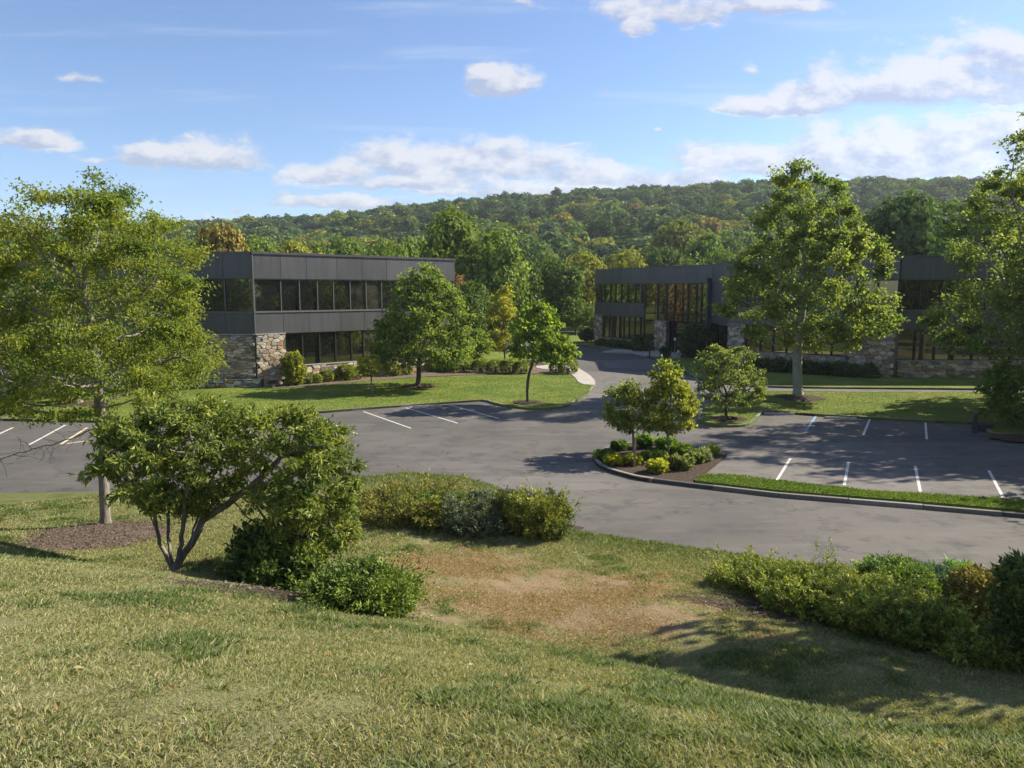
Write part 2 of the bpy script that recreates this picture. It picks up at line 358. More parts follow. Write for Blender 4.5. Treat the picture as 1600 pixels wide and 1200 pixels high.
def near_ground():
    xs = np.r_[np.arange(-90, -26, 2.5), np.arange(-26, -14, .5), np.arange(-14, 16, .16), np.arange(16, 26, .5), np.arange(26, 61, 2.5)]
    ts = np.r_[np.linspace(0, .55, 22), np.linspace(.56, 1, 170)]
    X = np.repeat(xs[:, None], len(ts), 1); Y0 = -35.0
    Y = Y0 + (yedge(xs)[:, None] - Y0) * ts[None, :]
    Z = tz(X.ravel(), Y.ravel()) + (fbm(np.c_[X.ravel(), Y.ravel()], .9, 3) - .5) * .10 * np.clip((yedge(X.ravel()) - Y.ravel()) / 3, 0, 1)
    # skirt under the road edge
    V = np.c_[X.ravel(), Y.ravel(), Z].reshape(len(xs), len(ts), 3)
    sk = V[:, -1:, :].copy(); sk[:, :, 1] += .03; sk[:, :, 2] = -.2
    V = np.concatenate([V, sk], 1); nx, nt = V.shape[:2]
    i = np.arange(nx - 1)[:, None] * nt + np.arange(nt - 1)[None, :]
    Fc = np.stack([i, i + nt, i + nt + 1, i + 1], -1).reshape(-1, 4)
    P = V.reshape(-1, 3); dry, br, lush = turf_tint(P[:, :2])
    c = np.array((.13, .15, .045)) * (1 - dry[:, None]) + np.array((.28, .26, .14)) * dry[:, None]
    c = c * (1 - .6 * lush[:, None]) + np.array((.05, .085, .016)) * .6 * lush[:, None]
    c = c * (1 - br[:, None]) + np.array((.29, .215, .13)) * br[:, None]
    o = link('near_lawn', mesh_np('near_lawn', P, Fc, c, True), M['turf']); tag(o, kind='structure')
near_ground()

# ------------------------------------------------------------------ flat setting: ground, asphalt, lawns, kerbs, lines
def prism(name, pts, z0, z1, m, parent=None, kind=None):
    pts = [(float(p[0]), float(p[1])) for p in pts]
    bm = bmesh.new()
    vs = [bm.verts.new((x, y, z1)) for x, y in pts]
    f = bm.faces.new(vs); f.normal_update()
    if f.normal.z < 0: f.normal_flip()
    bot = [bm.verts.new((x, y, z0)) for x, y in pts]
    for i in range(len(vs)):
        j = (i + 1) % len(vs); bm.faces.new((vs[i], vs[j], bot[j], bot[i]))
    bmesh.ops.triangulate(bm, faces=[f])
    bmesh.ops.recalc_face_normals(bm, faces=bm.faces)
    me = bpy.data.meshes.new(name); bm.to_mesh(me); bm.free()
    o = link(name, me, m, parent)
    if kind: tag(o, kind=kind)
    return o
def smooth_poly(P, n=2, closed=True):
    P = np.array(P, float)
    for _ in range(n):
        A = P if closed else P[:-1]; B = np.roll(P, -1, 0) if closed else P[1:]
        Q = np.empty((len(A) * 2, 2)); Q[0::2] = A * .75 + B * .25; Q[1::2] = A * .25 + B * .75
        P = Q if closed else np.r_[P[:1], Q[1:-1], P[-1:]]
    return P
def px_poly(L, z): return np.array([U(px, py, z)[:2] if not isinstance(px, tuple) else px for px, py in L])

me = mesh_np('ground', np.array([(-3000, -300, -.3), (3000, -300, -.3), (3000, 4000, -.3), (-3000, 4000, -.3)]), np.array([[0, 1, 2, 3]]))
tag(link('ground', me, M['field']), kind='structure')
asphalt = prism('asphalt', [(-95, 10), (75, 8), (75, 56), (-95, 56)], -.3, 0, M['asphalt'], kind='structure')
drive = [U(px, py, .004)[:2] for px, py in ((880, 602), (1120, 602), (1092, 588), (1066, 573), (1014, 554), (988, 548), (890, 534), (790, 534), (790, 549), (850, 550), (880, 560), (885, 575))]
prism('driveway', drive, -.3, .004, M['asphalt'], kind='structure')

def kerb_line(pts, z_top=.13, width=.16, seg=2.2, closed=False, side=1, dark=.3):
    """kerbstones set end to end along a ground line; each stone a mesh of its own"""
    P = np.array(pts, float)
    if closed: P = np.r_[P, P[:1]]
    L = np.r_[0, np.cumsum(np.linalg.norm(np.diff(P, axis=0), axis=1))]
    n = max(1, int(round(L[-1] / seg)))
    root = empty('kerb', (P[0, 0], P[0, 1], 0)); tag(root, kind='structure')
    cuts = np.linspace(0, L[-1], n + 1)
    for i in range(n):
        ss = np.linspace(cuts[i] + .012, cuts[i + 1] - .012, 4)
        C = np.c_[np.interp(ss, L, P[:, 0]), np.interp(ss, L, P[:, 1])]
        T = norm(np.gradient(C, axis=0)); Nn = np.c_[-T[:, 1], T[:, 0]] * side * width
        zt = z_top + random.uniform(-.008, .008)
        prof = ((0, -.2), (0, zt - .025), (.02, zt), (.98, zt), (1.0, -.2))
        V = []
        for k in range(4):
            for a, z in prof: V.append((C[k, 0] + Nn[k, 0] * a - P[0, 0], C[k, 1] + Nn[k, 1] * a - P[0, 1], z))
        Fq = [[k * 5 + j, k * 5 + j + 1, (k + 1) * 5 + j + 1, (k + 1) * 5 + j] for k in range(3) for j in range(4)]
        Fq += [[0, 1, 2, 3], [0, 3, 4, 4]][:1] + [[15, 18, 17, 16]]
        link('kerb_stone', mesh_np('kerb_stone', np.array(V), np.array(Fq)), GRANITE[2] if random.random() < dark else GRANITE[random.randint(0, 1)], root)
    return root
random.seed(4)
ZL = .12
lawn_l_front = [(-340, 650), (0, 654), (150, 657), (340, 650), (470, 645), (560, 638), (640, 632), (757, 624), (778, 631), (820, 637), (850, 638), (885, 634), (905, 623), (920, 613), (929, 604), (927, 594), (916, 585), (905, 579), (893, 570)]
lf = px_poly(lawn_l_front, ZL)
lf = np.r_[lf[:8], smooth_poly(lf[7:], 2, False)[1:]]
lawn_l_pts = np.r_[lf, px_poly([(862, 552), (800, 550), (700, 549)], ZL), np.array([(-70, 100.), (-95, 60)])]
prism('lawn', lawn_l_pts, -.3, ZL, M['lawn'], kind='structure')
kerb_line(lf, side=1, dark=.25)
lawn_b_front = [(884, 536), (986, 550), (1012, 556), (1060, 575), (1087, 590), (1122, 598), (1200, 604), (1420, 606), (1750, 609)]
bf = px_poly(lawn_b_front, ZL); bf = smooth_poly(bf, 2, False)
lawn_b_pts = np.r_[bf, np.array([(75, bf[-1, 1]), (75, 110.), (6, 112.)])]
prism('lawn', lawn_b_pts, -.3, ZL, M['lawn'], kind='structure')
kerb_line(bf, side=1, dark=.4)
isl = [(1094, 642), (1088, 655), (1105, 663), (1165, 665), (1181, 656), (1193, 641), (1290, 648), (1460, 657), (1530, 660), (1545, 676), (1700, 690)]
ip = px_poly(isl, ZL)
ip = np.r_[smooth_poly(ip[:6], 2, False), ip[6:]]
ib = px_poly([(1750, 613), (1420, 612), (1200, 611), (1150, 614), (1118, 624)], ZL)
prism('lawn', np.r_[ip, ib], -.3, ZL, M['lawn'], kind='structure')
kerb_line(ip, side=1, dark=.45)
kerb_line(ib, side=1, dark=.45)
# planted island at the junction
sf = [(1098, 701), (1062, 692), (1000, 689), (958, 694), (936, 702), (926, 713), (932, 724), (950, 733), (1000, 746), (1080, 756), (1220, 772), (1420, 788), (1700, 812)]
sp_ = px_poly(sf, ZL); sp_ = np.r_[smooth_poly(sp_[:9], 2, False), sp_[9:]]
strip_back = px_poly([(1700, 790), (1560, 778), (1360, 766), (1215, 750), (1130, 742)], ZL)
bed = np.r_[sp_[:-4], px_poly([(1080, 755), (1092, 744), (1136, 709)], ZL)]
prism('planting_bed', bed, -.3, ZL - .01, M['mulch'], kind='structure')
strip_pts = np.r_[px_poly([(1086, 750.5), (1220, 766), (1420, 781.5), (1700, 805)], ZL + .03), px_poly([(1700, 790), (1560, 778), (1360, 766), (1215, 750), (1140, 741), (1105, 741), (1086, 748)], ZL + .03)]
prism('grass_strip', strip_pts, -.3, ZL + .03, M['lawn'], kind='structure')
kerb_line(sp_[6:], side=1, dark=.35)
# concrete: sidewalk round the lawn's tip, path left, walk to the entrance
tip = smooth_poly(px_poly([(838, 571), (896, 571), (908, 578), (921, 586), (930, 595), (930, 602), (906, 601), (897, 588), (882, 579), (838, 576)], ZL), 1)
prism('sidewalk', tip, -.2, ZL + .04, M['concrete'], kind='structure')
prism('concrete_path', px_poly([(-200, 606), (20, 601), (180, 600), (262, 597), (272, 601), (190, 607), (100, 617), (40, 614), (-200, 614)], ZL), -.2, ZL + .04, M['concrete'], kind='structure')
prism('entrance_walk', px_poly([(940, 549.5), (985, 551), (1010, 556), (1062, 560), (1066, 549), (1040, 546), (1010, 548), (960, 546)], ZL), -.2, ZL + .04, M['concrete'], kind='structure')
# mulch bed along the stone wall of the left building
prism('mulch_bed', smooth_poly(px_poly([(412, 608), (470, 605), (560, 597), (640, 590), (760, 585), (880, 584), (905, 586), (900, 575), (760, 574), (560, 574), (450, 580)], ZL), 1), -.2, ZL + .035, M['mulch_pale'], kind='structure')
prism('mulch_bed', smooth_poly(px_poly([(780, 566), (850, 566), (852, 572), (780, 573)], ZL), 1), -.2, ZL + .037, M['mulch'], kind='structure')
prism('mulch_bed', smooth_poly(px_poly([(1165, 579), (1372, 591), (1378, 586), (1165, 572)], ZL), 0), -.2, ZL + .035, M['mulch'], kind='structure')
prism('mulch_bed', smooth_poly(px_poly([(935, 541), (1008, 549), (1060, 557), (1110, 562), (1120, 556), (1060, 548), (990, 540), (940, 534)], ZL), 1), -.2, ZL + .032, M['mulch'], kind='structure')

def line(p0, p1, w, m, z=.004):
    a = U(*p0, z)[:2]; b = U(*p1, z)[:2]; t = norm(b - a); n = np.array((-t[1], t[0])) * w / 2
    c = (a + b) / 2
    V = np.array([(*(a + n - c), 0), (*(b + n - c), 0), (*(b - n - c), 0), (*(a - n - c), 0)]); V2 = V.copy(); V2[:, 2] = -.02
    V = np.r_[V, V2]
    link('painted_line', mesh_np('painted_line', V, np.array([[3, 2, 1, 0], [0, 1, 5, 4], [1, 2, 6, 5], [2, 3, 7, 6], [3, 0, 4, 7]])), m, asphalt, (c[0], c[1], z))
for a, b in (((490, 650), (558, 678)), ((568, 643), (642, 669)), ((634, 637), (715, 661)), ((700, 632), (780, 654)), ((45, 695), (102, 664)), ((-60, 705), (20, 668)), ((640, 636), (685, 634)),
             ((1235, 716), (1214, 750)), ((1326, 722), (1319, 758)), ((1430, 728), (1438, 768)), ((1545, 735), (1568, 778)), ((1660, 742), (1700, 788)),
             ((1359, 655), (1349, 679)), ((1446, 660), (1448, 686)), ((1630, 690), (1650, 700))):
    line(a, b, .10, M['paint'])
line((95, 694), (136, 668), .12, M['paint_yellow']); line((104, 693), (140, 688), .12, M['paint_yellow'])
line((1275, 650), (1259, 673), .11, M['paint_blue']); line((1244, 671), (1261, 669), .11, M['paint_blue'])

# drain cover by the island
def disc(name, r, h, m, parent, loc, seg=16):
    a = np.linspace(0, 2 * math.pi, seg, endpoint=False)
    V = np.r_[np.c_[r * np.cos(a), r * np.sin(a), np.full(seg, h)], np.c_[r * 1.08 * np.cos(a), r * 1.08 * np.sin(a), np.zeros(seg)], [[0, 0, h]]]
    i = np.arange(seg); j = (i + 1) % seg
    Fc = np.r_[np.c_[i, i + seg, j + seg, j][:, ::-1]]
    me = bpy.data.meshes.new(name)
    me.from_pydata(V.tolist(), [], Fc.tolist() + [(int(a), int(b), 2 * seg) for a, b in zip(i, j)]); me.update()
    return link(name, me, m, parent, loc)

# ------------------------------------------------------------------ hill and far ridge
RIDGE = np.array([(-2200, 385), (-600, 370), (0, 362), (300, 347), (420, 342), (520, 336), (600, 326), (700, 316), (800, 306), (900, 298), (1000, 291), (1150, 285), (1350, 279), (1500, 283), (1700, 286), (2200, 300), (4200, 330)], float)
RU = (RIDGE[:, 0] - 800) / F; RZ = np.array([D(800, p, 600)[2] for p in RIDGE[:, 1]]) - 14.5
def hz(x, y):
    u = x / np.maximum(y, 1)
    zr_ = np.interp(u, RU, RZ)
    y2 = y + (fbm(np.c_[x, y], .012, 3) - .5) * 60
    return np.where(y < 600, zr_ * (.16 * sstep(y2, 150, 300) + .84 * sstep(y2, 210, 640) / sstep(np.array(600.), 210, 640)), zr_ * (y / 600) * (1 - .25 * sstep(y, 620, 1000))) - .6
def hill():
    u = np.linspace(-2.6, 2.6, 160); ys = np.r_[np.linspace(130, 620, 60), np.linspace(640, 1100, 12)]
    Uu, Y = np.meshgrid(u, ys, indexing='ij'); X = Uu * Y
    Z = hz(X.ravel(), Y.ravel())
    i = np.arange(len(u) - 1)[:, None] * len(ys) + np.arange(len(ys) - 1)[None, :]
    Fc = np.stack([i, i + len(ys), i + len(ys) + 1, i + 1], -1).reshape(-1, 4)
    tag(link('hill', mesh_np('hill', np.c_[X.ravel(), Y.ravel(), Z], Fc, None, True), M['forest_floor']), kind='structure')
hill()

# ------------------------------------------------------------------ buildings
ZR, ZF, ZS, ZB, ZW = 9.52, 7.68, 5.38, 3.80, 1.38
_boxes = {}
def box_me(a, b, c):
    k = (round(a, 3), round(b, 3), round(c, 3))
    if k not in _boxes:
        x, y, z = k[0] / 2, k[1] / 2, k[2] / 2
        V = np.array([(-x, -y, -z), (x, -y, -z), (x, y, -z), (-x, y, -z), (-x, -y, z), (x, -y, z), (x, y, z), (-x, y, z)])
        _boxes[k] = (V, np.array([[3, 2, 1, 0], [4, 5, 6, 7], [0, 1, 5, 4], [1, 2, 6, 5], [2, 3, 7, 6], [3, 0, 4, 7]]), {})
    return _boxes[k]
class Wall:
    def __init__(s, p0, p1, root):
        s.p0 = np.array(p0[:2], float); s.p1 = np.array(p1[:2], float); v = s.p1 - s.p0; s.L = float(np.linalg.norm(v)); s.t = v / s.L
        s.n = np.array((s.t[1], -s.t[0])); s.rz = math.atan2(s.t[1], s.t[0]); s.root = root; s.o = np.array(root.location)
    def at(s, a, n, z):
        q = s.p0 + s.t * a + s.n * n; return np.array((q[0], q[1], z))
    def s_at(s, px, py=480):
        d = ray(px, py)[:2]                              # p0 + a t = k d
        A = np.array([[s.t[0], -d[0]], [s.t[1], -d[1]]]); return float(np.linalg.solve(A, -s.p0)[0])
    def box(s, name, a0, a1, n0, n1, z0, z1, m, parent=None):
        V, Fc, cache = box_me(a1 - a0, n1 - n0, z1 - z0)
        if m.name not in cache:
            me = mesh_np(name, V, Fc); me.materials.append(m); cache[m.name] = me
        c = s.at((a0 + a1) / 2, (n0 + n1) / 2, (z0 + z1) / 2)
        if parent is None: return link(name, cache[m.name], None, s.root, c - s.o, s.rz)
        o = link(name, cache[m.name], None, parent)      # parent shares the wall's turn: give local offset
        dl = c - (s.o + np.array(parent.location)); ca, sa = math.cos(-s.rz), math.sin(-s.rz)
        o.location = (dl[0] * ca - dl[1] * sa, dl[0] * sa + dl[1] * ca, dl[2]); return o
    def window(s, a0, a1, z0, z1, mg, mf, fw=.06, rec=.14):
        """one framed light: frame (part) with its pane (sub-part)"""
        w, h = a1 - a0, z1 - z0
        bm = bmesh.new()
        def bb(x0, x1, zz0, zz1):
            vs = [bm.verts.new(p) for p in ((x0, -.07, zz0), (x1, -.07, zz0), (x1, .0, zz0), (x0, .0, zz0), (x0, -.07, zz1), (x1, -.07, zz1), (x1, .0, zz1), (x0, .0, zz1))]
            for f in ((3, 2, 1, 0), (4, 5, 6, 7), (0, 1, 5, 4), (1, 2, 6, 5), (2, 3, 7, 6), (3, 0, 4, 7)): bm.faces.new([vs[i] for i in f])
        bb(-w / 2, -w / 2 + fw, -h / 2, h / 2); bb(w / 2 - fw, w / 2, -h / 2, h / 2)
        bb(-w / 2 + fw, w / 2 - fw, -h / 2, -h / 2 + fw); bb(-w / 2 + fw, w / 2 - fw, h / 2 - fw, h / 2)
        me = bpy.data.meshes.new('window'); bm.to_mesh(me); bm.free()
        c = s.at((a0 + a1) / 2, -rec + .07, (z0 + z1) / 2)
        f = link('window', me, mf, s.root, c - s.o, s.rz)
        s.box('pane', a0 + fw - .01, a1 - fw + .01, -rec + .02, -rec + .045, z0 + fw - .01, z1 - fw + .01, mg, f)
        return f
    def row(s, cuts, z0, z1, mg, mf, **k):
        for a, b in zip(cuts[:-1], cuts[1:]): s.window(a + .004, b - .004, z0, z1, mg, mf, **k)
    def panels(s, name, cuts, z0, z1, n1=.10, m=None):
        for a, b in zip(cuts[:-1], cuts[1:]): s.box(name, a + .012, b - .012, 0.002, n1, z0, z1, m or M['panel'])
    def px(s, L, py=480): return [s.s_at(p, py) for p in L]
def stone_mesh(poly, depth, rng):
    """a rough stone from its outline (k,2): chamfered corners, domed face"""
    c = poly.mean(0); P = poly
    A, B = P, np.roll(P, -1, 0); Q = np.empty((len(P) * 2, 2)); Q[0::2] = A * .9 + B * .1; Q[1::2] = A * .1 + B * .9
    k = len(Q); tilt = rng.normal(0, .05, 2)
    r0 = np.c_[Q[:, 0] - c[0], np.zeros(k), Q[:, 1] - c[1]]
    r1 = r0 * .95; r1[:, 1] = -depth * .8
    r2 = r0 * .80; r2[:, 1] = -depth - (r2[:, 0] * tilt[0] + r2[:, 2] * tilt[1])
    V = np.r_[r0, r1, r2].tolist(); i = list(range(k))
    Fc = [(a, (a + 1) % k, k + (a + 1) % k, k + a) for a in i] + [(k + a, k + (a + 1) % k, 2 * k + (a + 1) % k, 2 * k + a) for a in i] + [tuple(2 * k + a for a in i)]
    return V, Fc, c
def stone_polys(w, h, cw, ch, rng):
    nx, nz = max(1, int(round(w / cw))), max(1, int(round(h / ch)))
    S = []
    for j in range(-1, nz + 1):
        for i in range(-1, nx + 1):
            S.append((i + .5 + .5 * (j % 2) - .25 + rng.uniform(-.46, .46), j + .5 + rng.uniform(-.44, .44)))
    S = np.array(S); sx, sz = w / nx, h / nz; out = []
    for a in range(len(S)):
        if not (-.0 <= S[a, 0] <= nx and 0 <= S[a, 1] <= nz): continue
        poly = [(0, 0), (nx, 0), (nx, nz), (0, nz)]
        d = np.linalg.norm(S - S[a], axis=1)
        for b in np.argsort(d)[1:16]:
            m = (S[a] + S[b]) / 2; n = S[b] - S[a]; q = []
            for k in range(len(poly)):
                p, r = np.array(poly[k]), np.array(poly[(k + 1) % len(poly)])
                dp, dr = (p - m) @ n, (r - m) @ n
                if dp <= 0: q.append(tuple(p))
                if dp * dr < 0: q.append(tuple(p + (r - p) * dp / (dp - dr)))
            poly = q
            if len(poly) < 3: break
        if len(poly) < 3: continue
        P = np.array(poly) * (sx, sz); c = P.mean(0); ext = np.maximum(np.ptp(P, axis=0), .05)
        if ext.min() < .1: continue
        g = 1 - .024 / ext; P = c + (P - c) * g
        out.append(P)
    return out
def stone_wall(wall, a0, a1, z0, z1, n0, rng, cap, cw=.52, ch=.30, extra=None, ret=None):
    """mortared fieldstone: backing, its stones as sub-parts (the first `cap` of them), any more joined as one"""
    back = wall.box('stone_wall', a0, a1, -.28, n0, z0, z1, M['mortar'])
    mats_w = np.array((.32, .14, .24, .13, .10, .07))
    made = 0; joined = {'V': [], 'F': [], 'm': []}
    faces = [(a0, z0, a1 - a0, z1 - z0, 'f')]
    for P in stone_polys(a1 - a0, z1 - z0, cw, ch, rng):
        V, Fc, c = stone_mesh(P, rng.uniform(.035, .10), rng); mi = int(rng.choice(6, p=mats_w))
        loc = wall.at(a0 + c[0], n0 + .001, z0 + c[1])
        if made < cap:
            me = bpy.data.meshes.new('stone'); me.from_pydata(V, [], Fc); me.update()
            dl = loc - (wall.o + np.array(back.location)); ca, sa = math.cos(-wall.rz), math.sin(-wall.rz)
            link('stone', me, STONES[mi], back, (dl[0] * ca - dl[1] * sa, dl[0] * sa + dl[1] * ca, dl[2]))
            made += 1
        else:
            b = len(joined['V']); q = a0 + c[0] - (a0 + a1) / 2; zc = z0 + c[1] - (z0 + z1) / 2; yn = -(n0 + .001 - (n0 - .28) / 2)
            joined['V'] += [(v[0] + q, v[1] + yn, v[2] + zc) for v in V]; joined['F'] += [tuple(i + b for i in f) for f in Fc]; joined['m'] += [mi] * len(Fc)
    if joined['V']:
        me = bpy.data.meshes.new('stones'); me.from_pydata(joined['V'], [], joined['F']); me.update()
        for s_ in STONES: me.materials.append(s_)
        me.polygons.foreach_set('material_index', np.array(joined['m'], np.int32))
        tag(link('stonework', me, None, back), kind='stuff')
    wall.box('coping', a0 - .02, a1 + .02, -.2, n0 + .09, z1, z1 + .06, STONES[1], back)
    return made
def body(root, pts, z0, z1, m, name='wall'):
    o = prism(name, [(p[0] - root.location[0], p[1] - root.location[1]) for p in pts], z0, z1, m, root); return o
def inset(prev, p, nxt, d):
    def nn(a, b): t = norm(np.array(b[:2]) - np.array(a[:2])); return np.array((t[1], -t[0]))
    n1 = nn(prev, p) if prev is not None else None; n2 = nn(p, nxt) if nxt is not None else None
    if n1 is None: return np.array(p[:2]) - n2 * d
    if n2 is None: return np.array(p[:2]) - n1 * d
    b = norm(n1 + n2); return np.array(p[:2]) - b * d / max(.3, float(b @ n1))

def left_building():
    rng = np.random.default_rng(21)
    K = U(402, 604, .1); R = D(710, 480, 63.0); Lp = np.array((-56., K[1] + 2.0, 0))
    root = empty('office_building', (K[0], K[1], ZL)); tag(root, 'dark two storey office block with stone corner on the left lawn', 'office building')
    root.location = (K[0], K[1], 0)
    wl, wr = Wall(Lp, K, root), Wall(K, R, root)
    Rb = R[:2] + np.array((-wr.t[1], wr.t[0])) * 22; Lb = np.array((-56., 84.))
    poly = [inset(None, Lp, K, .3), inset(Lp, K, R, .3), inset(K, R, None, .3), Rb, Lb]
    body(root, poly, 0, ZR - .35, M['core']); body(root, poly, ZR - .349, ZR - .25, M['roofing'], 'roof')
    # right face
    top = [.0] + wr.px([440, 480, 527, 566, 604, 642, 677]) + [wr.L]
    wr.panels('fascia_panel', top, ZF, ZR - .16); wr.box('parapet_cap', -.06, wr.L + .05, -.42, .17, ZR - .15, ZR, M['panel_side'])
    wr.panels('band_panel', [.0] + wr.px([441, 481, 531, 568, 606, 645, 680]) + [wr.L], ZB, ZS - .09)
    wr.box('band_sill', -.05, wr.L, -.1, .15, ZS - .085, ZS - .01, M['frame_light'])
    wr.row([.08] + wr.px([440, 469, 497, 522, 548, 573, 597, 621, 644, 667, 689]) + [wr.L - .05], ZS, ZF - .01, M['glass'], M['frame_light'], fw=.026)
    wr.box('window_head', -.02, wr.L, -.1, .03, ZF - .075, ZF - .003, M['frame_light'])
    a = wr.s_at(443)
    wr.row([a] + wr.px([471, 498, 523, 548, 567, 590, 613, 636, 660, 683]) + [wr.L - .3], ZW + .07, ZB - .01, M['glass_bronze'], M['frame_dark'], fw=.05)
    n = stone_wall(wr, -.02, a, .05, ZB - .03, .12, rng, 120, .44, .27)
    n += stone_wall(wr, a + .02, wr.L, .05, ZW, .10, rng, 110, .50, .26)
    wr.box('corner_trim', -.05, .03, -.02, .14, ZB, ZR - .16, M['frame'])
    # left face
    pl = wl.px([352, 302, 252, 202, 152, 102, 52, 2, -60, -130, -210])[::-1]
    cuts = [0.] + [c for c in pl if c > .5] + [wl.L]
    wl.panels('fascia_panel', cuts, ZF, ZR - .16); wl.box('parapet_cap', 0, wl.L - .07, -.42, .17, ZR - .15, ZR, M['panel_side'])
    wl.panels('band_panel', cuts, ZB, ZS - .09); wl.box('band_sill', 0, wl.L - .06, -.1, .14, ZS - .085, ZS - .01, M['frame'])
    wl.row(cuts[:-1] + [wl.L - .05], ZS, ZF - .01, M['glass'], M['frame'], fw=.035)
    b = wl.s_at(318)
    n += stone_wall(wl, b, wl.L + .0, .70, ZB - .03, .12, rng, 300 - n, .58, .19)
    wl.box('plinth', b - 1.5, wl.L + .45, -.25, .42, .02, .66, M['mortar'])
    pw = Wall(wl.at(b - 1.5, .42, 0), wl.at(wl.L + .45, .42, 0), root)
    stone_wall(pw, 0, pw.L, .03, .62, .02, rng, 0, .55, .26)
    cs = [c for c in cuts if c < b] + [b - .02]
    wl.row(cs, ZW, ZB - .01, M['glass_bronze'], M['frame_dark'])
    stone_wall(wl, 0, b - .02, .05, ZW - .07, .05, rng, 0, .6, .34)
    # rooftop unit
    u = U(440, 392, ZR)
    c = wr.at(3.0, -7, ZR - .25)
    bx = wr.box('roof_vent', 2.6, 3.4, -7.6, -6.8, ZR - .25, ZR + .35, M['frame_light'])
    for a_ in (8.5, 13.0): wr.box('roof_vent', a_, a_ + .5, -9.6, -9.1, ZR - .25, ZR + .55, M['frame'])
    return wl, wr
left_building()

def right_building():
    rng = np.random.default_rng(8)
    A = D(930, 480, 94.0); B = D(1112, 480, 76.0); C = D(1140, 470, 68.0); Dd = D(1404, 470, 57.2); E_ = np.array((52., 57.0, 0))
    root = empty('office_building', (Dd[0], Dd[1], 0)); tag(root, 'dark two storey office block with glazed entrance behind the right lawn', 'office building')
    back = [np.array((52., 92.)), np.array((A[0] + 12, 104.))]
    poly = [inset(None, A, B, .3), inset(A, B, C, .3), inset(B, C, Dd, .3), inset(C, Dd, E_, .3), inset(Dd, E_, None, .3)] + back
    body(root, poly, 0, ZR - .35, M['core']); body(root, poly, ZR - .349, ZR - .25, M['roofing'], 'roof')
    ab, bc, cdw, de = Wall(A, B, root), Wall(B, C, root), Wall(C, Dd, root), Wall(Dd, E_, root)
    se = ab.s_at(1013)
    # far wing and entrance bay
    ab.panels('fascia_panel', [0.] + ab.px([942, 957, 972, 987, 1000]) + [se], ZF, ZR - .16)
    ab.panels('fascia_panel', [se] + ab.px([1030, 1050, 1070, 1090]) + [ab.L], ZF + .45, ZR - .16)
    ab.box('parapet_cap', -.05, ab.L - .05, -.42, .17, ZR - .15, ZR, M['panel_side'])
    ab.panels('band_panel', [0.] + ab.px([957, 985]) + [se], ZB, ZS - .09); ab.box('band_sill', 0, se, -.1, .14, ZS - .085, ZS - .01, M['frame'])
    ab.row([.05] + ab.px([938, 944, 953, 961, 970, 980, 992, 1002]) + [se - .05], ZS, ZF - .01, M['glass_bronze'], M['frame_dark'])
    a = ab.s_at(943)
    n = stone_wall(ab, 0, a, .05, ZB - .02, .12, rng, 40)
    ab.row([a + .02] + ab.px([952, 960, 968, 975, 983, 992, 1001]) + [se - .05], ZW - .3, ZB - .01, M['glass_bronze'], M['frame_dark'])
    n += stone_wall(ab, a + .02, se - .05, .05, ZW - .37, .10, rng, 45)
    eb = Wall(ab.at(se, .65, 0), ab.at(ab.L, .65, 0), root)
    ab.box('entrance_side', se + .0, se + .1, -.25, .64, .05, ZF + .44, M['panel'])
    eb.box('entrance_lintel', 0, eb.L, -.9, .05, ZF - .02, ZF + .44, M['panel'])
    ez = [.05] + eb.px([1027, 1041, 1053, 1066, 1074, 1087, 1095]) + [eb.L - .08]
    eb.row(ez, 4.35, ZF - .03, M['glass_bronze'], M['frame_dark']); eb.row(ez, 3.55, 4.33, M['glass_bronze'], M['frame_dark'])
    p0, p1, p2 = eb.px([1025, 1044, 1086])
    eb.row([.05, p0 - .02], .15, 3.5, M['glass_bronze'], M['frame_dark'])
    n += stone_wall(eb, p0, p1, .05, 3.50, .18, rng, 45)
    dm = (p1 + p2) / 2
    for q0, q1 in ((p1 + .1, dm - .01), (dm + .01, p2 - .05)):
        d = eb.window(q0, q1, .15, 2.6, M['glass'], M['frame_dark'], .09, .6); d.name = 'entrance_door'
        eb.box('door_handle', q1 - .14 if q0 < dm - .5 and q1 < dm else q0 + .1, (q1 - .14 if q1 < dm else q0 + .1) + .035, -.53, -.48, 1.0, 1.5, M['frame_light'], d)
    eb.window(p1 + .1, p2 - .05, 2.62, 3.5, M['glass'], M['frame_dark'], .07, .6)
    eb.row([p2, eb.L - .08], .15, 3.5, M['glass_bronze'], M['frame_dark'])
    eb.box('entrance_post', eb.L - .07, eb.L + .02, -.65, .02, .05, ZF - .03, M['frame'])
    # return wall and near wing
    bc.panels('fascia_panel', [0.] + [bc.L * k / 3 for k in (1, 2)] + [bc.L], ZF, ZR - .16); bc.panels('band_panel', [0., bc.L / 2, bc.L], ZB - .2, ZF - .02, .06)
    bc.box('parapet_cap', .05, bc.L - .1, -.42, .15, ZR - .15, ZR, M['panel_side'])
    bc.row([bc.L * k / 4 for k in range(5)], .15, ZB - .22, M['glass'], M['frame_dark'], rec=.2)
    def wing(w, lower, upper, seams):
        w.panels('fascia_panel', seams, ZF, ZR - .16); w.panels('band_panel', seams, ZB, ZS - .09)
        w.box('parapet_cap', .05, w.L - .07, -.42, .17, ZR - .15, ZR, M['panel_side']); w.box('band_sill', .02, w.L - .06, -.1, .14, ZS - .085, ZS - .01, M['frame'])
        w.row(upper, ZS, ZF - .01, M['glass'], M['frame_dark'])
        w.row(lower, ZW + .07, ZB - .01, M['glass_bronze'], M['frame_dark'])
    q = cdw.px([1167, 1190, 1210, 1231, 1255, 1278, 1302, 1328])
    eq = [cdw.L * k / 9 for k in range(10)]; eq[0] = .05; eq[-1] -= .05
    wing(cdw, q, eq, [0.] + cdw.px([1185, 1235, 1285, 1345]) + [cdw.L])
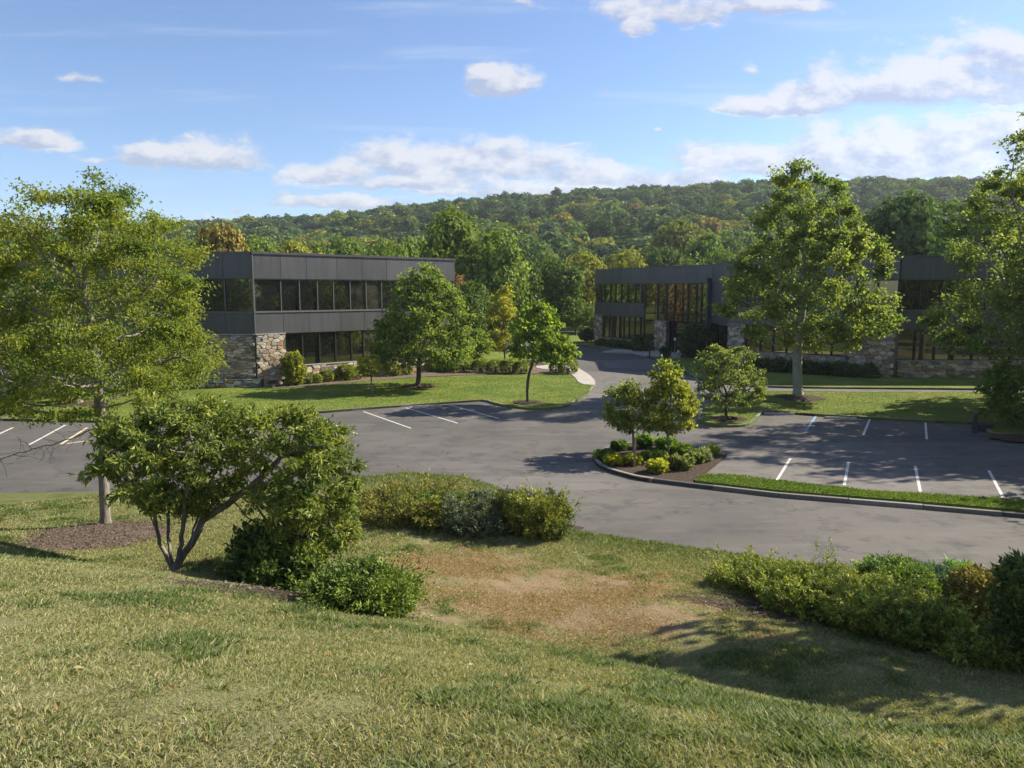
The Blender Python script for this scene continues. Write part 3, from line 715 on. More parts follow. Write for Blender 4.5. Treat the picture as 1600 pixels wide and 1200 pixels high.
    n += stone_wall(cdw, 0, q[0] - .02, .05, ZB - .02, .14, rng, 40)
    n += stone_wall(cdw, q[0], q[-1] - .0, .05, ZW, .10, rng, 60, .52, .28)
    n += stone_wall(cdw, q[-1] + .02, cdw.L + .1, .05, ZB - .02, .38, rng, 80, .54, .28)
    dl = [.1] + de.px([1434, 1465, 1495, 1525, 1555, 1585, 1617, 1650]) + [de.L]
    du = [.05] + de.px([1437, 1470, 1505, 1540, 1575, 1612, 1650]) + [de.L]
    wing(de, dl, du, [0.] + de.px([1449, 1492, 1540, 1590, 1640]) + [de.L])
    stone_wall(de, .14, de.L, .05, ZW, .12, rng, max(0, 300 - n), .58, .29)
right_building()

# ------------------------------------------------------------------ vegetation generators
def leaf_mesh(P, dr, L, Wd, col, rng, upb=.9, nref=None):
    n = len(P); L = (np.asarray(L) * rng.uniform(.7, 1.25, n))[:, None]; w = L * Wd
    side = norm(np.cross(dr, np.array((0, 0, 1.)) * upb + rng.normal(0, .8, (n, 3)))) if nref is None else norm(np.cross(dr, nref + rng.normal(0, .35, (n, 3))))
    nr = np.cross(side, dr)
    V = np.stack([P, P + dr * L * .45 + side * w * .5 + nr * L * .10, P + dr * L - nr * L * .12, P + dr * L * .45 - side * w * .5 + nr * L * .10], 1).reshape(-1, 3)
    Fc = np.arange(4 * n).reshape(n, 4)
    return V, Fc, np.repeat(col, 4, 0)
LEAF_K = np.array((1.95, 1.98, 2.0))
def colors(n, ca, cb, mixv, rng, var=.22):
    m = np.clip(mixv + rng.normal(0, .22, n), 0, 1)[:, None]
    c = np.array(ca) * (1 - m) + np.array(cb) * m
    return np.clip(c * np.exp(rng.normal(0, var, n))[:, None] * LEAF_K, .004, .8)
def grow(att, pos, par, seg, kill, rng, maxit=110, up=.06, cap=5000):
    pos = [np.array(p, float) for p in pos]; par = list(par)
    NP = np.array(pos); d = np.linalg.norm(att[:, None] - NP[None], axis=2); ni = d.argmin(1); nd = d.min(1); alive = np.ones(len(att), bool)
    for it in range(maxit):
        idx = np.nonzero(alive)[0]
        if len(idx) == 0 or len(pos) > cap: break
        un, inv = np.unique(ni[idx], return_inverse=True)
        base = np.array([pos[u] for u in un]); dv = norm(att[idx] - NP[ni[idx]])
        acc = np.zeros((len(un), 3)); np.add.at(acc, inv, dv)
        acc = norm(acc) + rng.normal(0, .16, acc.shape); acc[:, 2] += up
        new = base + norm(acc) * seg
        b = len(pos); pos += list(new); par += [int(u) for u in un]; NP = np.r_[NP, new]
        dd = np.linalg.norm(att[idx][:, None] - new[None], axis=2); m = dd.argmin(1); mv = dd.min(1)
        better = mv < nd[idx]; nd[idx[better]] = mv[better]; ni[idx[better]] = b + m[better]
        alive[nd < kill] = False
    return NP, np.array(par)
def skeleton_radii(NP, par, r_base, r_tip=.010, ex=2.35):
    n = len(NP); acc = np.zeros(n); ht = np.zeros(n)
    r = np.zeros(n); main = np.full(n, -1)
    for i in range(n - 1, -1, -1):
        r[i] = max(acc[i], r_tip ** ex) ** (1 / ex)
        p = par[i]
        if p >= 0:
            acc[p] += r[i] ** ex; ht[p] = max(ht[p], ht[i] + 1)
            if main[p] < 0 or r[i] > r[main[p]]: main[p] = i
    k = r_base / r[0]
    return np.maximum(r * k, r_tip * .7) if k < 1.6 else r * (k * (r / r[0]) ** .25), ht, main
def tube_mesh(NP, par, r, main, sides=7, rmin=0.0, flare=0.0):
    n = len(NP); e = np.array([i for i in range(n) if par[i] >= 0 and r[i] >= rmin])
    dirs = np.zeros((n, 3)); m = par >= 0; dirs[m] = norm(NP[m] - NP[par[m]]); dirs[~m] = (0, 0, 1)
    P = par[e]; ismain = main[P] == e
    r0 = np.where(ismain, r[P], np.minimum(r[P], r[e] * 1.25)); d0 = np.where(ismain[:, None], norm(dirs[P] + dirs[e]), dirs[e]); 
    mainOf = main[e]; hasm = mainOf >= 0
    d1 = dirs[e].copy(); d1[hasm] = norm(dirs[e][hasm] + dirs[mainOf[hasm]])
    def ring(c, d, rr):
        ref = np.where(np.abs(d[:, :1]) < .8, np.array([[1., 0, 0]]), np.array([[0, 1., 0]]))
        u = norm(np.cross(d, ref)); v = np.cross(d, u); a = np.linspace(0, 2 * math.pi, sides, endpoint=False)
        return c[:, None] + rr[:, None, None] * (np.cos(a)[None, :, None] * u[:, None] + np.sin(a)[None, :, None] * v[:, None])
    R0 = ring(NP[P], d0, r0); R1 = ring(NP[e], d1, r[e])
    V = np.concatenate([R0, R1], 1).reshape(-1, 3)
    j = np.arange(sides); jn = (j + 1) % sides
    q = np.stack([j, jn, jn + sides, j + sides], 1)
    Fc = (np.arange(len(e))[:, None, None] * 2 * sides + q[None]).reshape(-1, 4)
    return V, Fc
def envelope(rows, base, Dp, n, rng, lump=.35, shell=.42, depth_k=1.0):
    """rows: (py, xl, xr) of the silhouette -> n points in the revolved crown; base is the world base, Dp its distance"""
    b = base; Z = []; 
    for py, xl, xr in rows:
        l, r_ = D(xl, py, b[1]), D(xr, py, b[1]); Z.append((l[2], (r_[0] - l[0]) / 2, (r_[0] + l[0]) / 2))
    Z = np.array(sorted(Z)); zz = np.linspace(Z[0, 0], Z[-1, 0], 200)
    rr = np.interp(zz, Z[:, 0], Z[:, 1]); w = rr ** 1.6 + 1e-6; w /= w.sum()
    z = rng.choice(zz, n, p=w) + rng.uniform(-.5, .5, n) * (zz[1] - zz[0])
    R = np.interp(z, Z[:, 0], Z[:, 1]); cx = np.interp(z, Z[:, 0], Z[:, 2])
    th = rng.uniform(0, 2 * math.pi, n); u = rng.random(n) ** shell
    lm = 1 - lump + 2 * lump * vnoise(np.c_[np.cos(th) * 2.2, np.sin(th) * 2.2, z * 2.4 / max(1e-3, Z[:, 1].max())] + rng.uniform(0, 30), 1.0)
    R = R * np.clip(lm, .55, 1.12) * u
    return np.c_[cx + R * np.cos(th), b[1] + R * np.sin(th) * depth_k, z]
def tree(name, label, base, rows, r_base, leafL, nleaf, ca, cb, rng, trunk_z=None, stems=None, natt=500, seg=None, kill=None, bark='bark_grey', lw=.55, group=None, cat='tree', mleaf='leaf',
         spread=.22, hmax=3, lump=.35, shell=.42, droop=.25, twig=0.0, extra_rows=None, up=.06, crown='crown', depth_k=1.0, slim=.90, lk=1.1, sig=1.0):
    base = np.array(base, float); o = empty(name, base); tag(o, label, cat, group)
    rows = [(py, (xl + xr) / 2 + (xl - xr) * .5 * slim, (xl + xr) / 2 + (xr - xl) * .5 * slim) for py, xl, xr in rows]
    att = envelope(rows, base, base[1], natt, rng, lump, shell, depth_k)
    if extra_rows: att = np.r_[att] if False else np.concatenate([att] + [envelope(r_, base + np.array((0, dy, 0)), base[1], na, rng, lump, shell) for r_, na, dy in extra_rows])
    top = att[:, 2].max(); hgt = top - base[2]
    seg = seg or hgt * .035; kill = kill or seg * 1.6
    pos, par = [base - (0, 0, .05)], [-1]
    if stems is None:
        tzv = trunk_z if trunk_z is not None else att[:, 2].min() - .02 * hgt
        tzv = max(tzv, base[2] + .3); k = max(2, int((tzv - base[2]) / seg)); wob = rng.normal(0, .012 * hgt, 2)
        lean = (att[:, :2].mean(0) - base[:2]) * .25
        for i in range(1, k + 1):
            t = i / k; pos.append(base + np.array((wob[0] * math.sin(t * 3) + lean[0] * t * t * .6, wob[1] * math.sin(t * 2.5) + lean[1] * t * t * .6, (tzv - base[2]) * t))); par.append(len(pos) - 2)
    else:
        for st in stems:
            prev = 0; a = base
            for q in st:
                q = np.array(q); m = max(1, int(np.linalg.norm(q - a) / seg))
                for i in range(1, m + 1): pos.append(a + (q - a) * i / m + rng.normal(0, .012, 3)); par.append(prev); prev = len(pos) - 1
                a = q
    NP, pr = grow(att, pos, par, seg, kill, rng, up=up)
    r, ht, main = skeleton_radii(NP, pr, r_base)
    r[0] *= 1.25
    V, Fc = tube_mesh(NP, pr, r, main, 7, rmin=twig)
    link('trunk', mesh_np('trunk', V - base, Fc, None, True), M[bark], o)
    tips = np.nonzero((ht <= hmax) & (np.arange(len(NP)) >= len(pos)))[0]
    tips = tips[np.argsort(-NP[tips, 2])] if False else tips
    wt = np.exp(rng.normal(0, sig, len(tips))); sel = rng.choice(tips, nleaf, p=wt / wt.sum()); dirs = np.zeros_like(NP); mm = pr >= 0; dirs[mm] = norm(NP[mm] - NP[pr[mm]])
    clump = vnoise(NP[sel] + 7, 1.6 / max(.5, hgt * .1)) * .7 + rng.random(len(NP))[sel] * .3
    sd_ = spread * .8
    P = NP[sel] + dirs[sel] * rng.uniform(-.5, 1.0, (nleaf, 1)) * seg + rng.normal(0, 1, (nleaf, 3)) * np.array((sd_, sd_, sd_ * .5))
    dr = norm(dirs[sel] * .5 + rng.normal(0, .7, (nleaf, 3)) + np.array((0, 0, -droop)))
    V, Fc, c = leaf_mesh(P, dr, leafL * lk, lw, colors(nleaf, ca, cb, (clump - .5) * 1.5 + .5, rng), rng)
    cr = link(crown, mesh_np(crown, V - base, Fc, c), M[mleaf], o)
    return o
def lower(rows, k): m = rows[-1][0]; return [(m - (m - py) * k, a, b) for py, a, b in rows]
def shrub(name, label, base, rows, leafL, nspray, per, ca, cb, rng, lw=.4, mleaf='needle', group=None, cat='shrub', spray=.3, shell=.22, lump=.3, upb=.35, droop=.0, bark='bark_dark', depth_k=.9, spiky=.0, fine=.07, tipc=None):
    base = np.array(base, float); o = empty(name, base); tag(o, label, cat, group)
    A = envelope(rows, base, base[1], nspray, rng, lump, shell, depth_k)
    A[:, 2] = np.maximum(A[:, 2], base[2] + .05)
    c0 = np.array((A[:, 0].mean(), A[:, 1].mean(), base[2])) 
    out = norm((A - c0) * np.array((1, 1, .8)) + np.array((0, 0, upb)) * np.linalg.norm(A - c0, axis=1, keepdims=True) + rng.normal(0, .25, A.shape))
    k = min(70, nspray); idx = rng.choice(nspray, k, replace=False)
    # stems from the ground to some sprays
    pos = [base - (0, 0, .05)]; par = [-1]
    for i in idx:
        mid = base * .45 + A[i] * .55 + rng.normal(0, .05, 3); pos.append(mid); par.append(0); pos.append(A[i]); par.append(len(pos) - 2)
    NP = np.array(pos); pr = np.array(par); rr = np.where(np.arange(len(NP)) == 0, .03, np.where(np.arange(len(NP)) % 2 == 1, .018, .006))
    V, Fc = tube_mesh(NP, pr, rr, np.full(len(NP), -1), 5)
    link('stems', mesh_np('stems', V - base, Fc, None, True), M[bark], o)
    ln = spray * .72 * rng.uniform(.6, 1.3, nspray); A = A - out * ln[:, None] * .75; A[:, 2] = np.maximum(A[:, 2], base[2] + .03)
    s = np.repeat(np.arange(nspray), per); n = len(s); t = rng.random(n)
    if spiky: ln = np.where(rng.random(nspray) < spiky, ln * 2.2, ln)
    P = A[s] + out[s] * (t * ln[s])[:, None] + rng.normal(0, fine, (n, 3)) * (1 - .6 * t[:, None]); P[:, 2] -= droop * t * t
    P[:, 2] = np.maximum(P[:, 2], base[2] + .01)
    dr = norm(out[s] * (.55 + .4 * t[:, None]) + rng.normal(0, .55, (n, 3)))
    clump = vnoise(A + 3, 2.2) * .75 + rng.random(nspray) * .35 - .05
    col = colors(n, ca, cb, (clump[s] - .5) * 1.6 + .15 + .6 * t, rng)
    col = col * np.exp(rng.normal(0, .28, nspray))[s][:, None]
    if tipc is not None:
        m = (t > .7)[:, None] * rng.random((n, 1)); col = col * (1 - m) + np.array(tipc) * m
    V, Fc, c = leaf_mesh(P, dr, leafL * 1.35, lw * 1.15, col, rng, .6)
    link('foliage', mesh_np('foliage', V - base, Fc, c), M[mleaf], o)
    return o
def mulch_ring(name, c, rx, ry, zf, m, rng, chips=0, chipc=((.10, .075, .058), (.24, .19, .155))):
    """a mulch mound: irregular disc following the ground, with loose chips on it"""
    seg, rings = 40, 7; a = np.linspace(0, 2 * math.pi, seg, endpoint=False); V = []
    ir = 1 + .10 * np.sin(a * 3 + 1) + .06 * np.sin(a * 7) + rng.normal(0, .02, seg)
    for k in range(rings + 1):
        f = k / rings; X = c[0] + rx * f * ir * np.cos(a); Y = c[1] + ry * f * ir * np.sin(a)
        V.append(np.c_[X, Y, zf(X, Y) + .10 * (1 - f ** 2) + (.02 if k < rings else -.03) + rng.normal(0, .012, seg)])
    V = np.concatenate(V) - np.array((c[0], c[1], 0)); i = np.arange(seg); j = (i + 1) % seg
    Fc = np.concatenate([np.c_[k * seg + i, k * seg + j, (k + 1) * seg + j, (k + 1) * seg + i][:, ::-1] for k in range(rings)])
    o = link(name, mesh_np(name, V, Fc, None, True), m, None, (c[0], c[1], 0)); tag(o, kind='structure')
    if chips:
        th = rng.uniform(0, 2 * math.pi, chips); f = np.sqrt(rng.random(chips)) * 1.03
        X = c[0] + rx * f * np.cos(th); Y = c[1] + ry * f * np.sin(th); Z = zf(X, Y) + .10 * (1 - f ** 2) + .03
        dr = norm(np.c_[rng.normal(0, 1, (chips, 2)), rng.normal(0, .35, chips)])
        mm = rng.random((chips, 1)); col = np.array(chipc[0]) * (1 - mm) + np.array(chipc[1]) * mm
        V, Fc, cc = leaf_mesh(np.c_[X, Y, Z] - np.array((c[0], c[1], 0)), dr, .09, .3, col, rng, 1.5)
        tag(link('mulch_chips', mesh_np('mulch_chips', V, Fc, cc), M['blade'], o), kind='stuff')
    return o
flat = lambda x, y: np.full(np.shape(x), ZL)
tzf = lambda x, y: tz(x, y)
GREEN = ((.050, .085, .018), (.115, .150, .030)); OLIVE = ((.058, .090, .018), (.150, .158, .030)); DARK = ((.022, .042, .014), (.055, .080, .022))
LIME = ((.062, .105, .018), (.132, .165, .032)); GOLD = ((.12, .13, .022), (.24, .20, .035))

# ------------------------------------------------------------------ trees near the camera
def bare_branch(b):
    rng = np.random.default_rng(70); pts = [D(163, 664, b[1]), D(120, 682, b[1] - .3), D(60, 700, b[1] - .6), D(0, 716, b[1] - .8), D(-60, 722, b[1] - .9)]
    pos = []; par = []
    for a, c in zip(pts[:-1], pts[1:]):
        for t in np.linspace(0, 1, 6, endpoint=False): pos.append(a + (c - a) * t + rng.normal(0, .015, 3)); par.append(len(pos) - 2)
    main = len(pos); 
    for i in range(3, main):
        for _ in range(2):
            d = norm(rng.normal(0, 1, 3) + np.array((-.5, 0, -.5))); p0 = pos[i]; pr_ = i
            for k in range(4): p0 = p0 + d * .13 + rng.normal(0, .03, 3); pos.append(p0); par.append(pr_); pr_ = len(pos) - 1
    NP = np.array(pos); par = np.array(par); r = np.where(np.arange(len(NP)) < main, np.interp(np.arange(len(NP)), [0, main], [.016, .006]), .004); mn = np.full(len(NP), -1); mn[:main - 1] = np.arange(1, main)
    V, Fc = tube_mesh(NP, par, r, mn, 5); root = [o for o in COL.objects if o.name == 'maple_tree'][0]
    link('bare_branch', mesh_np('bare_branch', V - b, Fc, None, True), M['bark_dark'], root)
def near_trees():
    R = np.random.default_rng
    b = G(165, 822)
    mulch_ring('mulch_ring', G(152, 838), 1.7, 1.75, tzf, M['mulch_pale'], R(1), 3200)
    tree('maple_tree', 'tall loose crowned maple rising from the pale mulch ring', b,
         [(275, 150, 172), (300, 70, 225), (345, 0, 288), (400, -40, 312), (455, -70, 322), (520, -75, 322), (565, -70, 355), (600, -60, 345), (635, -20, 230), (655, 20, 150)],
           .135, .090, 76000, *OLIVE, R(2), trunk_z=D(165, 500, b[1])[2], natt=1250, seg=.28, kill=.40, spread=.20, lw=.5, lump=.42, droop=.35, up=.02, slim=.98, sig=.85, bark='bark_grey')
    bare_branch(b)
    b2 = U(122, 632, ZL)
    mulch_ring('mulch_ring', b2, 1.6, 1.1, flat, M['mulch'], R(3), 300, ((.10, .05, .03), (.22, .12, .08)))
    tree('shade_tree', 'dark shade tree on the left lawn behind the loose maple', b2,
         [(400, 40, 110), (440, -20, 170), (490, -80, 215), (540, -90, 230), (575, -70, 190), (595, -20, 160)], .27, .22, 16000, *DARK, R(4), natt=500, spread=.35)
    # big multi-stemmed bush
    b3 = G(272, 890); y = b3[1]
    def at(px, py, dy=0): p = D(px, py, y + dy); return p
    st = [[at(250, 850), at(240, 805, -.2), at(205, 740, -.4)], [at(262, 840, .3), at(262, 800, .4), at(250, 720, .6)], [at(284, 850, -.2), at(287, 800, -.3), at(300, 720, -.5)],
          [at(298, 850), at(318, 812, .1), at(385, 768, .1), at(440, 715, .2)], [at(300, 840, .4), at(312, 800, .5), at(335, 740, .8)], [at(250, 845, .6), at(232, 790, .7), at(205, 720, .8)]]
    tree('rhododendron_bush', 'big spreading bush on several bare dark stems', b3,
         [(622, 215, 330), (642, 185, 385), (680, 160, 412), (715, 165, 415), (755, 178, 395), (785, 195, 350), (803, 230, 320)], .10, .105, 40000, (.050, .078, .018), (.15, .165, .038), R(5), stems=st, natt=900, seg=.17, kill=.26,
         bark='bark_grey', lw=.36, spread=.10, hmax=2, lump=.42, shell=.4, droop=.0, slim=1.0, lk=1.25, sig=.7, cat='bush', mleaf='gloss_leaf',
         extra_rows=[([(638, 425, 470), (655, 400, 510), (690, 395, 538), (730, 388, 555), (780, 395, 562), (825, 405, 570), (862, 425, 550)], 950, .1)])
    shrub('broadleaf_shrub', 'dark glossy broadleaf shrub under the big bush', G(425, 925), [(822, 385, 440), (845, 370, 480), (875, 360, 500), (900, 358, 500), (928, 368, 490)], .10, 900, 11, (.020, .038, .012), (.070, .105, .028), R(6), lw=.36, mleaf='gloss_leaf', spray=.30, shell=.4, lump=.5, spiky=.1)
    shrub('yew_shrub', 'low spreading yew at the right foot of the big bush', G(570, 955), lower([(868, 535, 600), (885, 505, 625), (908, 488, 642), (932, 490, 645), (958, 515, 635)], .74), .052, 1500, 34, (.022, .044, .011), (.095, .125, .022), R(7), lw=.24, spray=.42, fine=.045, lump=.5, spiky=.08)
    # clump at the road's edge
    shrub('spirea_shrub', 'twiggy olive gold shrub at the left end of the roadside clump', G(632, 808), lower([(742, 600, 680), (750, 575, 720), (772, 558, 742), (795, 562, 735), (812, 580, 720)], .74), .082, 750, 22, (.034, .052, .012), (.15, .145, .030), R(8), lw=.24, spray=.46, spiky=.14, lump=.5, fine=.05, shell=.3, tipc=(.24, .19, .04))
    shrub('cotoneaster_shrub', 'blue grey shrub in the middle of the roadside clump', G(742, 826), lower([(756, 700, 775), (775, 680, 800), (800, 678, 812), (825, 690, 805)], .74), .06, 800, 14, (.040, .055, .034), (.10, .118, .075), R(9), lw=.4, spray=.24, fine=.05)
    shrub('green_shrub', 'mid green shrub between the spirea and the blue grey shrub', G(700, 815), lower([(758, 660, 720), (780, 640, 735), (812, 640, 740)], .74), .07, 550, 14, (.030, .060, .012), (.105, .14, .026), R(10), lw=.32, spray=.28)
    shrub('green_shrub', 'low brown flecked shrub beside the bushy juniper', G(790, 828), [(770, 775, 815), (790, 760, 825), (825, 765, 825)], .065, 450, 14, (.035, .05, .015), (.13, .125, .04), R(12), lw=.32, spray=.28)
    shrub('juniper_shrub', 'bushy upright juniper at the right end of the roadside clump', G(845, 836), lower([(750, 805, 880), (765, 795, 890), (790, 792, 893), (815, 798, 890), (835, 812, 878)], .74), .075, 600, 28, (.026, .045, .010), (.15, .155, .028), R(13), lw=.24, spray=.38, spiky=.08, lump=.5, fine=.045)
    # long bed of low shrubs on the right
    J = [((1168, 918), [(866, 1135, 1200), (880, 1114, 1235), (905, 1112, 1250), (918, 1128, 1240)], 'low golden juniper at the far left end of the right bed', 900),
         ((1275, 950), [(868, 1215, 1330), (890, 1185, 1350), (920, 1180, 1355), (950, 1205, 1345)], 'golden juniper second from the left in the right bed', 1250),
         ((1375, 985), [(885, 1320, 1430), (910, 1290, 1455), (945, 1285, 1460), (985, 1310, 1450)], 'golden green juniper in the middle of the right bed', 1250),
         ((1455, 1010), [(918, 1410, 1500), (945, 1380, 1520), (980, 1380, 1525), (1010, 1405, 1515)], 'green juniper in the right bed beside the red tinged shrub', 1100),
         ((1535, 1035), [(965, 1490, 1570), (990, 1470, 1590), (1030, 1480, 1590)], 'dark low juniper at the foot of the tall right edge shrub', 800)]
    for i, (bp, rows, lab, ns) in enumerate(J):
        rows = [(bp[1] - (bp[1] - py) * .70, xl, xr) for py, xl, xr in rows]
        ca, cb = ((.040, .068, .014), (.175, .195, .036)) if i < 3 else ((.032, .060, .014), (.135, .165, .032))
        shrub('juniper_shrub', lab, G(*bp), rows, .062, ns // 2, 46, ca, cb, R(20 + i), lw=.25, spray=.50, fine=.045, shell=.35, lump=.55, spiky=.07, tipc=(.22, .24, .05))
    shrub('false_cypress', 'feathery fern like shrub against the road in the right bed', G(1395, 935), lower([(858, 1365, 1420), (872, 1345, 1445), (895, 1345, 1460), (925, 1360, 1450)], .74), .075, 800, 18, (.030, .065, .012), (.12, .165, .028), R(30), lw=.22, spray=.36, droop=.10)
    shrub('bluish_shrub', 'blue green low shrub behind the junipers', G(1470, 935), [(892, 1430, 1500), (908, 1420, 1515), (930, 1430, 1510)], .065, 500, 14, (.045, .075, .045), (.10, .14, .085), R(31), lw=.4, spray=.2)
    shrub('day_lily', 'upright strappy plant by the road in the right bed', G(1500, 925), [(885, 1480, 1515), (900, 1478, 1520), (922, 1488, 1510)], .16, 160, 12, (.04, .08, .014), (.10, .17, .03), R(32), lw=.12, spray=.2, upb=1.5, fine=.02, cat='plant')
    shrub('barberry_shrub', 'rust red tinged shrub next to the tall right edge shrub', G(1535, 965), [(895, 1505, 1560), (915, 1490, 1572), (945, 1492, 1575), (965, 1505, 1565)], .075, 650, 14, (.070, .080, .022), (.155, .120, .040), R(33), lw=.4, spray=.24)
    shrub('rhododendron', 'tall dark leafy shrub at the right edge of the photo', G(1610, 1048), [(875, 1585, 1650), (900, 1562, 1690), (940, 1555, 1700), (985, 1558, 1700), (1035, 1570, 1690)], .085, 1300, 13, (.028, .050, .018), (.095, .130, .038), R(34), lw=.34, mleaf='gloss_leaf', spray=.26, shell=.3)
    # beds under them
    for k, (pp, rx, ry) in enumerate((((1330, 960), 4.6, 1.1), ((735, 822), 3.1, .8), ((460, 935), 2.4, .8))):
        c = G(*pp); mulch_ring('mulch_bed', c, rx, ry, (lambda x, y: tz(x, y) - .05), M['mulch'], R(60 + k), 900)
near_trees()

# ------------------------------------------------------------------ trees round the car park
ORD = 'first second third fourth fifth sixth seventh eighth ninth tenth eleventh twelfth'.split()
def mid_trees():
    R = np.random.default_rng
    def ring(px, py, rx, ry, m='mulch', s=0): c = U(px, py, ZL); mulch_ring('mulch_ring', c, rx, ry, flat, M[m], R(100 + s), 250)
    b = U(1247, 618, ZL); ring(1250, 622, 1.6, 1.6, 's' if False else 'mulch', 1)
    tree('maple_tree', 'tall pale trunked maple standing on the right lawn', b,
         [(245, 1225, 1262), (275, 1195, 1300), (320, 1172, 1345), (370, 1158, 1375), (420, 1135, 1392), (460, 1120, 1408), (495, 1125, 1408), (525, 1150, 1385), (545, 1180, 1330)], .30, .20, 44000, (.054, .086, .020), (.132, .152, .036), R(40), slim=.84,
         trunk_z=D(1247, 470, b[1])[2], natt=950, seg=.42, kill=.62, spread=.30, bark='bark_pale', lw=.72, lump=.42, shell=.5, droop=.3)
    b = U(1612, 656, ZL)
    tree('maple_tree', 'very tall tree at the right edge overhanging the right building', b,
         [(165, 1600, 1640), (200, 1570, 1680), (260, 1525, 1740), (320, 1495, 1770), (380, 1480, 1800), (440, 1462, 1810), (490, 1452, 1800), (530, 1455, 1770), (565, 1490, 1700)], .30, .18, 34000, (.050, .082, .020), (.128, .150, .036), R(41), slim=.82, sig=1.25,
         trunk_z=D(1612, 560, b[1])[2], natt=1000, seg=.40, kill=.58, spread=.26, lw=.6, lump=.42, droop=.3)
    b = U(1582, 668, ZL); ring(1595, 684, 1.3, .8, 's' if False else 'mulch', 2)
    tree('small_tree', 'small bushy tree beside the dark post at the right edge', b, [(562, 1560, 1590), (580, 1545, 1620), (610, 1535, 1640), (640, 1532, 1640), (655, 1550, 1620)], .06, .17, 6500, *GREEN, R(42), natt=260, spread=.16, bark='bark_dark')
    b = U(1135, 653, ZL); ring(1137, 655, 1.0, .8, 'mulch', 3)
    tree('crabapple_tree', 'small spreading crabapple on the tip of the right lawn', b, [(540, 1115, 1150), (555, 1090, 1178), (580, 1076, 1195), (605, 1080, 1198), (625, 1090, 1185), (632, 1110, 1160)], .085, .15, 6500, (.055, .082, .026), (.120, .138, .040), R(43),
         stems=None, trunk_z=D(1135, 632, b[1])[2], natt=330, seg=.2, kill=.3, spread=.15, bark='bark_dark', lump=.4)
    b = U(990, 706, ZL)
    tree('young_tree', 'shorter young tree on the planted island beside a wooden stake', b, [(592, 975, 1000), (610, 945, 1012), (640, 938, 1022), (665, 942, 1025), (678, 965, 1010)], .045, .14, 5200, (.060, .088, .022), (.140, .150, .038), R(44), trunk_z=D(990, 682, b[1])[2], natt=240, seg=.16, kill=.24, spread=.13, lump=.3)
    b = U(1043, 711, ZL)
    tree('young_tree', 'taller yellow green young tree on the planted island', b, [(560, 1030, 1050), (580, 1018, 1068), (610, 1008, 1085), (645, 1005, 1095), (668, 1012, 1090), (680, 1030, 1060)], .05, .14, 7000, (.066, .096, .018), (.165, .165, .03), R(45), trunk_z=D(1043, 686, b[1])[2], natt=300, seg=.17, kill=.25, spread=.14, lump=.3)
    b = U(652, 605, ZL); ring(653, 604, 1.35, 1.0, 'mulch', 4)
    tree('oak_tree', 'broad pyramidal oak in front of the left building', b, [(405, 655, 672), (430, 630, 700), (465, 600, 728), (500, 578, 742), (530, 572, 752), (555, 578, 755), (572, 605, 735)], .17, .22, 24000, (.052, .085, .022), (.125, .150, .036), R(46),
         trunk_z=D(652, 572, b[1])[2], natt=750, seg=.33, kill=.48, spread=.26, lump=.32, bark='bark_dark')
    b = U(825, 630, ZL); ring(823, 629, 1.0, .8, 'mulch', 5)
    tree('maple_tree', 'bright green maple near the kerb corner of the left lawn', b, [(469, 828, 848), (490, 805, 868), (515, 792, 888), (535, 785, 902), (555, 790, 905), (570, 810, 880)], .085, .20, 9000, *LIME, R(47),
         trunk_z=D(825, 580, b[1])[2], natt=330, seg=.28, kill=.42, spread=.2, lump=.45, lw=.75, bark='bark_dark')
    b = U(787, 570, ZL)
    tree('young_tree', 'thin pale yellow tree behind the clipped box balls', b, [(447, 780, 795), (470, 765, 810), (500, 758, 818), (530, 755, 815), (545, 770, 805)], .08, .22, 6000, (.10, .12, .022), (.22, .20, .035), R(48), natt=260, seg=.32, kill=.5, spread=.24, lump=.4, bark='bark_dark')
    b = U(745, 576, ZL)
    tree('small_tree', 'low rounded tree behind the right side of the oak', b, [(515, 735, 755), (530, 718, 772), (548, 715, 770), (560, 728, 760)], .06, .22, 3500, *GREEN, R(49), natt=160, spread=.22, bark='bark_dark')
    b = U(582, 616, ZL)
    tree('standard_shrub', 'small lollipop shrub on a bare stem in the left lawn', b, [(556, 566, 590), (562, 559, 595), (572, 557, 597), (582, 560, 594), (588, 568, 588)], .05, .13, 4200, (.11, .13, .020), (.27, .26, .04), R(50), trunk_z=D(583, 588, b[1])[2], natt=200, seg=.15, kill=.2, spread=.10, lump=.15, shell=.35, bark='bark_grey', cat='shrub')
    b = U(458, 602, ZL)
    shrub('golden_shrub', 'golden shrub against the stone corner of the left building', b, [(552, 448, 466), (562, 442, 474), (580, 440, 476), (600, 446, 470)], .14, 420, 12, (.075, .10, .018), (.19, .185, .035), R(51), lw=.45, mleaf='leaf', spray=.35)
    # clipped box balls along the mulch bed
    balls = [(478, 601, 9), (492, 600, 8), (508, 598, 10), (537, 596, 13), (553, 594, 10), (612, 589, 11), (632, 587, 9), (676, 582, 10), (699, 582, 10), (724, 583, 14), (751, 583, 11), (774, 584, 11), (796, 585, 12), (814, 585, 11), (869, 583, 9), (889, 585, 13)]
    src = None; ords = {}
    for i, (px, py, r) in enumerate(balls):
        p = U(px, py, ZL); rad = 1.12 * r * p[1] / F
        if src is None:
            src = ball('box_ball', (0, 0, ZL), 1.0, R(52)); o = src
        else:
            o = src.copy(); COL.objects.link(o)
            for ch in src.children: c = ch.copy(); COL.objects.link(c); c.parent = o
        o.location = (p[0], p[1] + rad, ZL); o.scale = (rad, rad, rad * .92); o.rotation_euler = (0, 0, i * 1.7)
        side = 'ragged box ball against the low stone wall of the left building' if px < 560 else ('clipped box ball in the row under the oak' if px < 740 else 'clipped box ball in the row ending at the sidewalk')
        ords[px >= 560, px >= 740] = k_ = ords.get((px >= 560, px >= 740), 0) + 1
